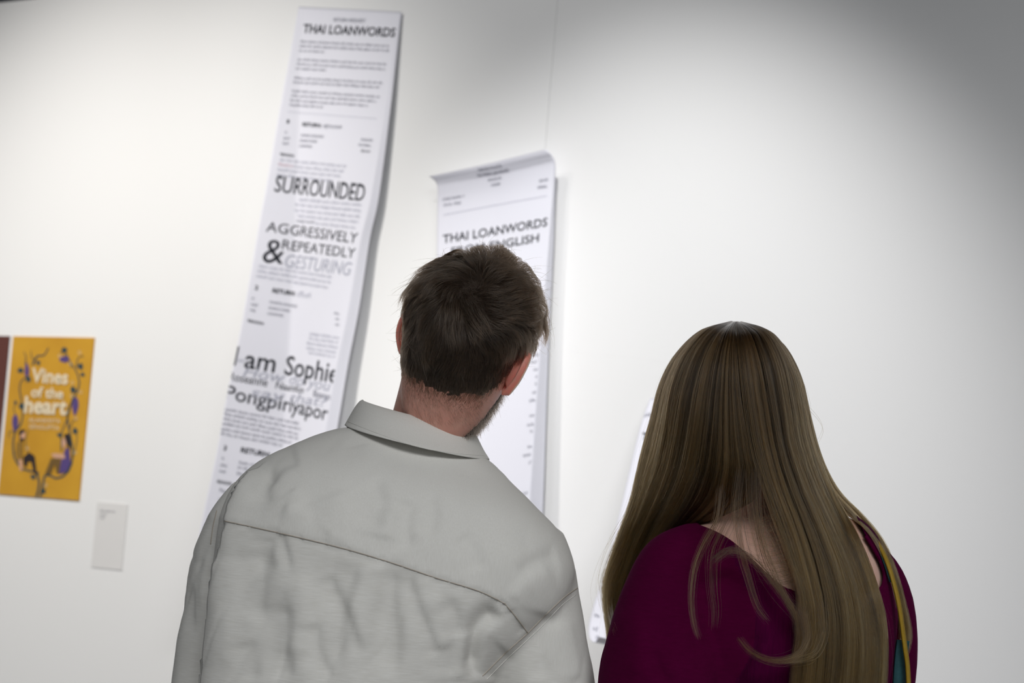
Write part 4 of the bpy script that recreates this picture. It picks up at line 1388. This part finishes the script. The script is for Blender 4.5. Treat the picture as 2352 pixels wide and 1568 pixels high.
tv, tf = ribbon3(allp, 0.007, 0.0025, R0 * 0.75 + FH * .66)
mesh_obj('strap', tv, tf, M_STRAP, bag, True)
tv, tf = ribbon3(spts[4:22] - R0 * 0.003 + FH * 0.003, 0.004, 0.002, R0 * 0.6 + FH * .8)
mesh_obj('strap_lining', tv, tf, M_TEAL, bag, True)
tealc = catmull(np.array([(2074, 1470, 1.742), (2069, 1510, 1.742), (2065, 1568, 1.745), (2064, 1660, 1.75), (2068, 1800, 1.765)]), 20)
tv, tf = ribbon3(P(tealc[:, 0], tealc[:, 1], tealc[:, 2]), 0.016, 0.004, R0 + FH * .3)
mesh_obj('side_strap', tv, tf, M_TEAL, bag, True)
bc = P(2085, 1960, 1.82) + R0 * 0.055
rings = []
t = np.linspace(0, 2 * math.pi, 28, endpoint=False)
sq = lambda a, e: np.sign(a) * np.abs(a) ** e
for dz, k in ((.085, .80), (.08, .92), (.04, 1.0), (-.04, 1.02), (-.09, .98), (-.105, .85)):
    rings.append(bc + R0 * .02 + np.array([0, 0, dz]) + k * (R0 * (.038 * sq(np.cos(t), .5))[:, None] + FH * (.12 * sq(np.sin(t), .5))[:, None]))
tv, tf = loft(rings)
mesh_obj('bag_body', tv, tf, M_TEAL, bag, True)

# ------------------------------------------------------------------ long hair
wv_bvh = BVHTree.FromPolygons(bvv.tolist(), bff)
tv_bvh = BVHTree.FromPolygons(v2.tolist(), f2)
KP = 34


def strands(guides, n, r, spread=0.010, clump=0.28, wav=0.004, smax=1.0, jitter_end=0.15, inner=0.014, smin=0.0):
    """strands between ordered guide paths of (px, py, Z)"""
    G = np.array([catmull(np.array(g, float), KP) for g in guides])
    s = r.uniform(smin, smax, n)
    # strands gather into locks
    cen = np.sort(r.random(64))
    li = np.clip(np.searchsorted((cen[1:] + cen[:-1]) / 2, s + r.normal(0, .008, n)), 0, 63)
    lock = cen[li]
    t = np.linspace(0, 1, KP)
    ss = s[:, None] + (lock - s)[:, None] * clump * np.clip((t - .12) / .4, 0, 1)[None, :]
    la_, lb_, lc_ = r.uniform(0, 6.3, 64), r.uniform(2, 5.5, 64), r.normal(0, .010, 64)
    ss = ss + (np.sin(t[None, :] * lb_[li][:, None] + la_[li][:, None]) * lc_[li][:, None]) * np.clip(t * 2, 0, 1)[None, :]
    ss = ss + 0.022 * np.sin(t[None, :] * r.uniform(2, 6, n)[:, None] + r.uniform(0, 6.3, n)[:, None]) * t[None, :]
    ss = np.clip(ss, 0, 1) * (len(guides) - 1)
    i = np.clip(ss.astype(int), 0, len(guides) - 2)
    fr = (ss - i)[..., None]
    kk = np.arange(KP)[None, :].repeat(n, 0)
    g = G[i, kk] * (1 - fr) + G[i + 1, kk] * fr
    # strands end at different heights
    cut = 1 - jitter_end * r.random(n) ** 1.5
    tt = t[None, :] * cut[:, None] * (KP - 1)
    i0 = np.clip(tt.astype(int), 0, KP - 2)
    fr = (tt - i0)[..., None]
    rows = np.arange(n)[:, None]
    g = g[rows, i0] * (1 - fr) + g[rows, i0 + 1] * fr
    lockd = r.random(64)[li]
    depth = r.random(n) * inner + lockd * 0.011
    g[..., 2] += depth[:, None] * np.clip(t * 5, 0, 1)[None, :]
    w = P(g[..., 0], g[..., 1], g[..., 2])
    ph = r.uniform(0, 6.3, (n, 1))
    fq = r.uniform(4, 11, (n, 1))
    am = wav * r.random((n, 1)) * t[None, :]
    w += (np.sin(fq * t[None, :] + ph) * am)[..., None] * R + (np.cos(fq * .8 * t[None, :] + ph * 2) * am * .6)[..., None] * FH
    return w


def settle(w, bvhs, lift):
    """lift strand points that sink into the body or the top out towards the camera"""
    n, k = w.shape[:2]
    flat = w.reshape(-1, 3)
    for q in range(len(flat)):
        d = flat[q] - CAM
        L = np.linalg.norm(d)
        d /= L
        for b in bvhs:
            h = b.ray_cast(Vector(CAM), Vector(d), L + lift)
            if h[0] is not None:
                L2 = h[3] - lift * (1 + (q // k) % 5 * .6)
                if L2 < L:
                    L = L2
        flat[q] = CAM + d * L
    # fill the dips between the points that were lifted, so strands bridge edges smoothly
    w = flat.reshape(n, k, 3)
    d = w - CAM
    L = np.linalg.norm(d, axis=2)
    u = d / L[..., None]
    for _ in range(14):
        L[:, 1:-1] = np.minimum(L[:, 1:-1], (L[:, :-2] + L[:, 2:]) / 2)
    return CAM + u * L[..., None]


left_g = [  # curtain falling in front of the left shoulder
    [(1676, 738, 1.86), (1606, 760, 1.85), (1550, 815, 1.845), (1516, 880, 1.845), (1495, 960, 1.85), (1471, 1050, 1.86), (1448, 1150, 1.87), (1419, 1232, 1.875), (1390, 1325, 1.88), (1388, 1390, 1.88), (1404, 1470, 1.88)],
    [(1680, 737, 1.84), (1622, 757, 1.79), (1572, 815, 1.765), (1542, 890, 1.76), (1526, 980, 1.765), (1508, 1070, 1.79), (1478, 1160, 1.83), (1446, 1240, 1.86), (1418, 1330, 1.875), (1402, 1420, 1.88), (1398, 1520, 1.88)],
    [(1684, 738, 1.82), (1650, 764, 1.755), (1618, 820, 1.725), (1596, 900, 1.715), (1580, 1000, 1.72), (1560, 1090, 1.745), (1526, 1170, 1.80), (1488, 1240, 1.85), (1450, 1320, 1.87), (1420, 1420, 1.88), (1405, 1530, 1.88)],
    [(1687, 738, 1.81), (1668, 766, 1.735), (1652, 830, 1.705), (1642, 910, 1.70), (1634, 1000, 1.702), (1622, 1085, 1.715), (1596, 1150, 1.755), (1556, 1205, 1.81), (1506, 1262, 1.86), (1456, 1350, 1.88), (1420, 1480, 1.885)],
    [(1689, 738, 1.805), (1682, 768, 1.73), (1676, 835, 1.70), (1676, 920, 1.694), (1680, 1010, 1.694), (1684, 1085, 1.70), (1668, 1140, 1.725), (1618, 1188, 1.775), (1550, 1235, 1.84), (1490, 1310, 1.88), (1440, 1440, 1.89)],
    [(1690, 738, 1.80), (1690, 770, 1.73), (1695, 840, 1.70), (1705, 930, 1.694), (1722, 1030, 1.694), (1738, 1105, 1.70), (1728, 1148, 1.72), (1668, 1180, 1.755), (1590, 1218, 1.82), (1510, 1300, 1.88), (1450, 1430, 1.89)]]
right_g = [  # curtain down the back
    [(1690, 738, 1.80), (1692, 770, 1.73), (1698, 840, 1.70), (1708, 930, 1.694), (1725, 1030, 1.694), (1748, 1110, 1.694), (1772, 1180, 1.69), (1800, 1255, 1.68), (1830, 1345, 1.665), (1834, 1430, 1.66), (1818, 1560, 1.655), (1815, 1740, 1.665)],
    [(1692, 738, 1.805), (1712, 768, 1.73), (1728, 840, 1.70), (1742, 930, 1.694), (1760, 1030, 1.694), (1785, 1120, 1.69), (1815, 1200, 1.685), (1842, 1290, 1.67), (1866, 1390, 1.66), (1868, 1480, 1.655), (1858, 1600, 1.655), (1850, 1790, 1.665)],
    [(1695, 738, 1.81), (1735, 766, 1.735), (1762, 835, 1.705), (1780, 930, 1.70), (1796, 1030, 1.70), (1824, 1120, 1.695), (1858, 1205, 1.69), (1892, 1300, 1.675), (1914, 1400, 1.665), (1916, 1500, 1.66), (1904, 1620, 1.66), (1892, 1800, 1.67)],
    [(1698, 739, 1.82), (1757, 762, 1.755), (1797, 832, 1.73), (1817, 925, 1.725), (1832, 1020, 1.725), (1862, 1115, 1.72), (1902, 1205, 1.705), (1940, 1300, 1.69), (1966, 1405, 1.68), (1972, 1510, 1.675), (1958, 1640, 1.68), (1942, 1800, 1.69)],
    [(1702, 738, 1.84), (1768, 762, 1.79), (1816, 835, 1.77), (1838, 915, 1.77), (1853, 1005, 1.775), (1884, 1100, 1.775), (1922, 1185, 1.755), (1962, 1270, 1.73), (1998, 1370, 1.71), (2016, 1470, 1.70), (2012, 1590, 1.70), (1985, 1780, 1.71)],
    [(1706, 739, 1.86), (1776, 765, 1.845), (1823, 832, 1.835), (1848, 905, 1.835), (1861, 985, 1.835), (1889, 1070, 1.83), (1926, 1152, 1.80), (1966, 1225, 1.76), (2004, 1320, 1.725), (2032, 1430, 1.71), (2032, 1570, 1.71), (2008, 1760, 1.72)]]
shoulder_g = [  # lock over the right shoulder
    [(1706, 741, 1.87), (1785, 785, 1.87), (1830, 865, 1.87), (1848, 950, 1.87), (1870, 1050, 1.87), (1900, 1125, 1.87), (1940, 1176, 1.86), (1996, 1222, 1.85), (2038, 1300, 1.84), (2064, 1400, 1.83), (2068, 1460, 1.825), (2060, 1510, 1.82)],
    [(1708, 742, 1.88), (1795, 785, 1.88), (1841, 865, 1.88), (1861, 950, 1.88), (1888, 1050, 1.88), (1928, 1128, 1.88), (1985, 1186, 1.87), (2032, 1248, 1.86), (2062, 1325, 1.85), (2084, 1410, 1.84), (2092, 1465, 1.835), (2080, 1515, 1.83)]]
wr = np.random.default_rng(21)
sl = strands(left_g, 8500, wr, inner=.02)
sr = strands(right_g, 10500, wr, inner=.02)
ss_ = strands(shoulder_g, 700, wr, inner=.01, clump=.2)
fly = np.concatenate([strands(left_g, 260, wr, wav=.016, jitter_end=.5), strands(right_g, 260, wr, wav=.016, jitter_end=.4)])
wisps = []
for gpath, cnt, sp in [
        ([(1660, 1120, 1.70), (1650, 1190, 1.70), (1622, 1240, 1.68), (1598, 1300, 1.655), (1590, 1370, 1.64), (1596, 1430, 1.63), (1606, 1462, 1.625)], 60, 5),
        ([(1690, 1150, 1.70), (1660, 1215, 1.69), (1638, 1270, 1.67), (1636, 1340, 1.65), (1642, 1400, 1.64), (1640, 1440, 1.635)], 40, 6),
        ([(1700, 1080, 1.69), (1690, 1170, 1.69), (1700, 1260, 1.68), (1716, 1320, 1.67), (1738, 1390, 1.655), (1762, 1425, 1.65)], 60, 5),
        ([(1735, 1080, 1.69), (1738, 1170, 1.69), (1752, 1250, 1.68), (1775, 1310, 1.67), (1805, 1380, 1.66), (1835, 1430, 1.655)], 70, 5),
        ([(1720, 1090, 1.69), (1724, 1180, 1.69), (1745, 1280, 1.68), (1780, 1345, 1.67), (1825, 1400, 1.66), (1850, 1440, 1.655)], 60, 8),
        ([(1640, 1285, 1.665), (1668, 1266, 1.665), (1700, 1268, 1.665), (1735, 1290, 1.665), (1780, 1340, 1.66), (1820, 1400, 1.655), (1832, 1460, 1.65)], 90, 5),
        ([(1840, 1400, 1.655), (1852, 1460, 1.65), (1836, 1500, 1.645), (1800, 1516, 1.64), (1760, 1514, 1.635), (1722, 1494, 1.63), (1698, 1466, 1.628)], 110, 5),
        ([(1885, 1380, 1.655), (1890, 1450, 1.65), (1872, 1500, 1.645), (1840, 1515, 1.64), (1800, 1520, 1.64)], 60, 6),
        ([(1760, 1200, 1.69), (1780, 1240, 1.685), (1800, 1290, 1.68), (1815, 1330, 1.675)], 30, 14),
        ([(1850, 930, 1.84), (1878, 960, 1.84), (1890, 985, 1.84), (1882, 1010, 1.84), (1866, 1030, 1.84)], 2, 2),
        ([(1500, 1090, 1.86), (1460, 1180, 1.87), (1410, 1260, 1.88), (1384, 1340, 1.88), (1392, 1400, 1.88)], 60, 10),
        ([(1480, 1150, 1.86), (1440, 1240, 1.87), (1400, 1330, 1.875), (1398, 1400, 1.875), (1412, 1450, 1.875)], 50, 8)]:
    c = catmull(np.array(gpath, float), KP)
    cnt = max(2, cnt * 3 // 5)
    o = wr.normal(0, 1, (cnt, 1, 2)) * sp * 1.4 * np.linspace(1, .55, KP)[None, :, None] + wr.normal(0, 1, (cnt, 1, 2)) * sp * .4 * (np.linspace(0, 1, KP) ** 2)[None, :, None]
    wisps.append(P(c[None, :, 0] + o[..., 0], c[None, :, 1] + o[..., 1], c[None, :, 2] + np.zeros((cnt, KP))))
# fine sweep of hair across the bare nape
nape = []
for _ in range(150):
    y = wr.uniform(1170, 1330)
    x1 = np.interp(y, [1165, 1330], [1790, 1840]) + wr.uniform(0, 15)
    x0 = x1 - wr.uniform(40, 110)
    c = catmull(np.array([(x1, y - 25, 1.66), (x1 - 12, y, 1.66), ((x0 + x1) / 2 - 8, y + 14, 1.66), (x0, y + 8, 1.66)]), KP)
    nape.append(P(c[:, 0], c[:, 1], c[:, 2] + wr.uniform(.02, .05)))
wisps = np.concatenate(wisps + [np.array(nape)])
sr = settle(sr, [wv_bvh, tv_bvh], 0.003)
ss_ = settle(ss_, [tv_bvh, wv_bvh], 0.004)
wisps_s = settle(wisps, [wv_bvh, tv_bvh], 0.002)
M_HAIR_W = hair_mat('light_brown_hair', (0.036, 0.020, 0.0095), (0.098, 0.059, 0.019), 0.3, 0.34)
allw = np.concatenate([sl, sr, ss_, fly, wisps_s])
rad = np.concatenate([wr.uniform(.00010, .00017, len(sl) + len(sr) + len(ss_)), wr.uniform(.00005, .00008, len(fly)), wr.uniform(.00007, .00012, len(wisps_s))])
tone = np.clip(0.42 + 0.75 * vnoise(np.stack([allw[:, 14] @ R * 150, allw[:, 4] @ R * 25, allw[:, 14] @ FH * 40], 1), 77) + wr.normal(0, .2, len(allw)), 0, 1)
hl = wr.random(len(allw)) < 0.05
tone[hl] = wr.uniform(.8, 1.0, hl.sum())
rad[hl] *= 1.6
hair_obj('hair', allw, rad, M_HAIR_W, woman, tone=tone)
bpy.context.view_layer.update()
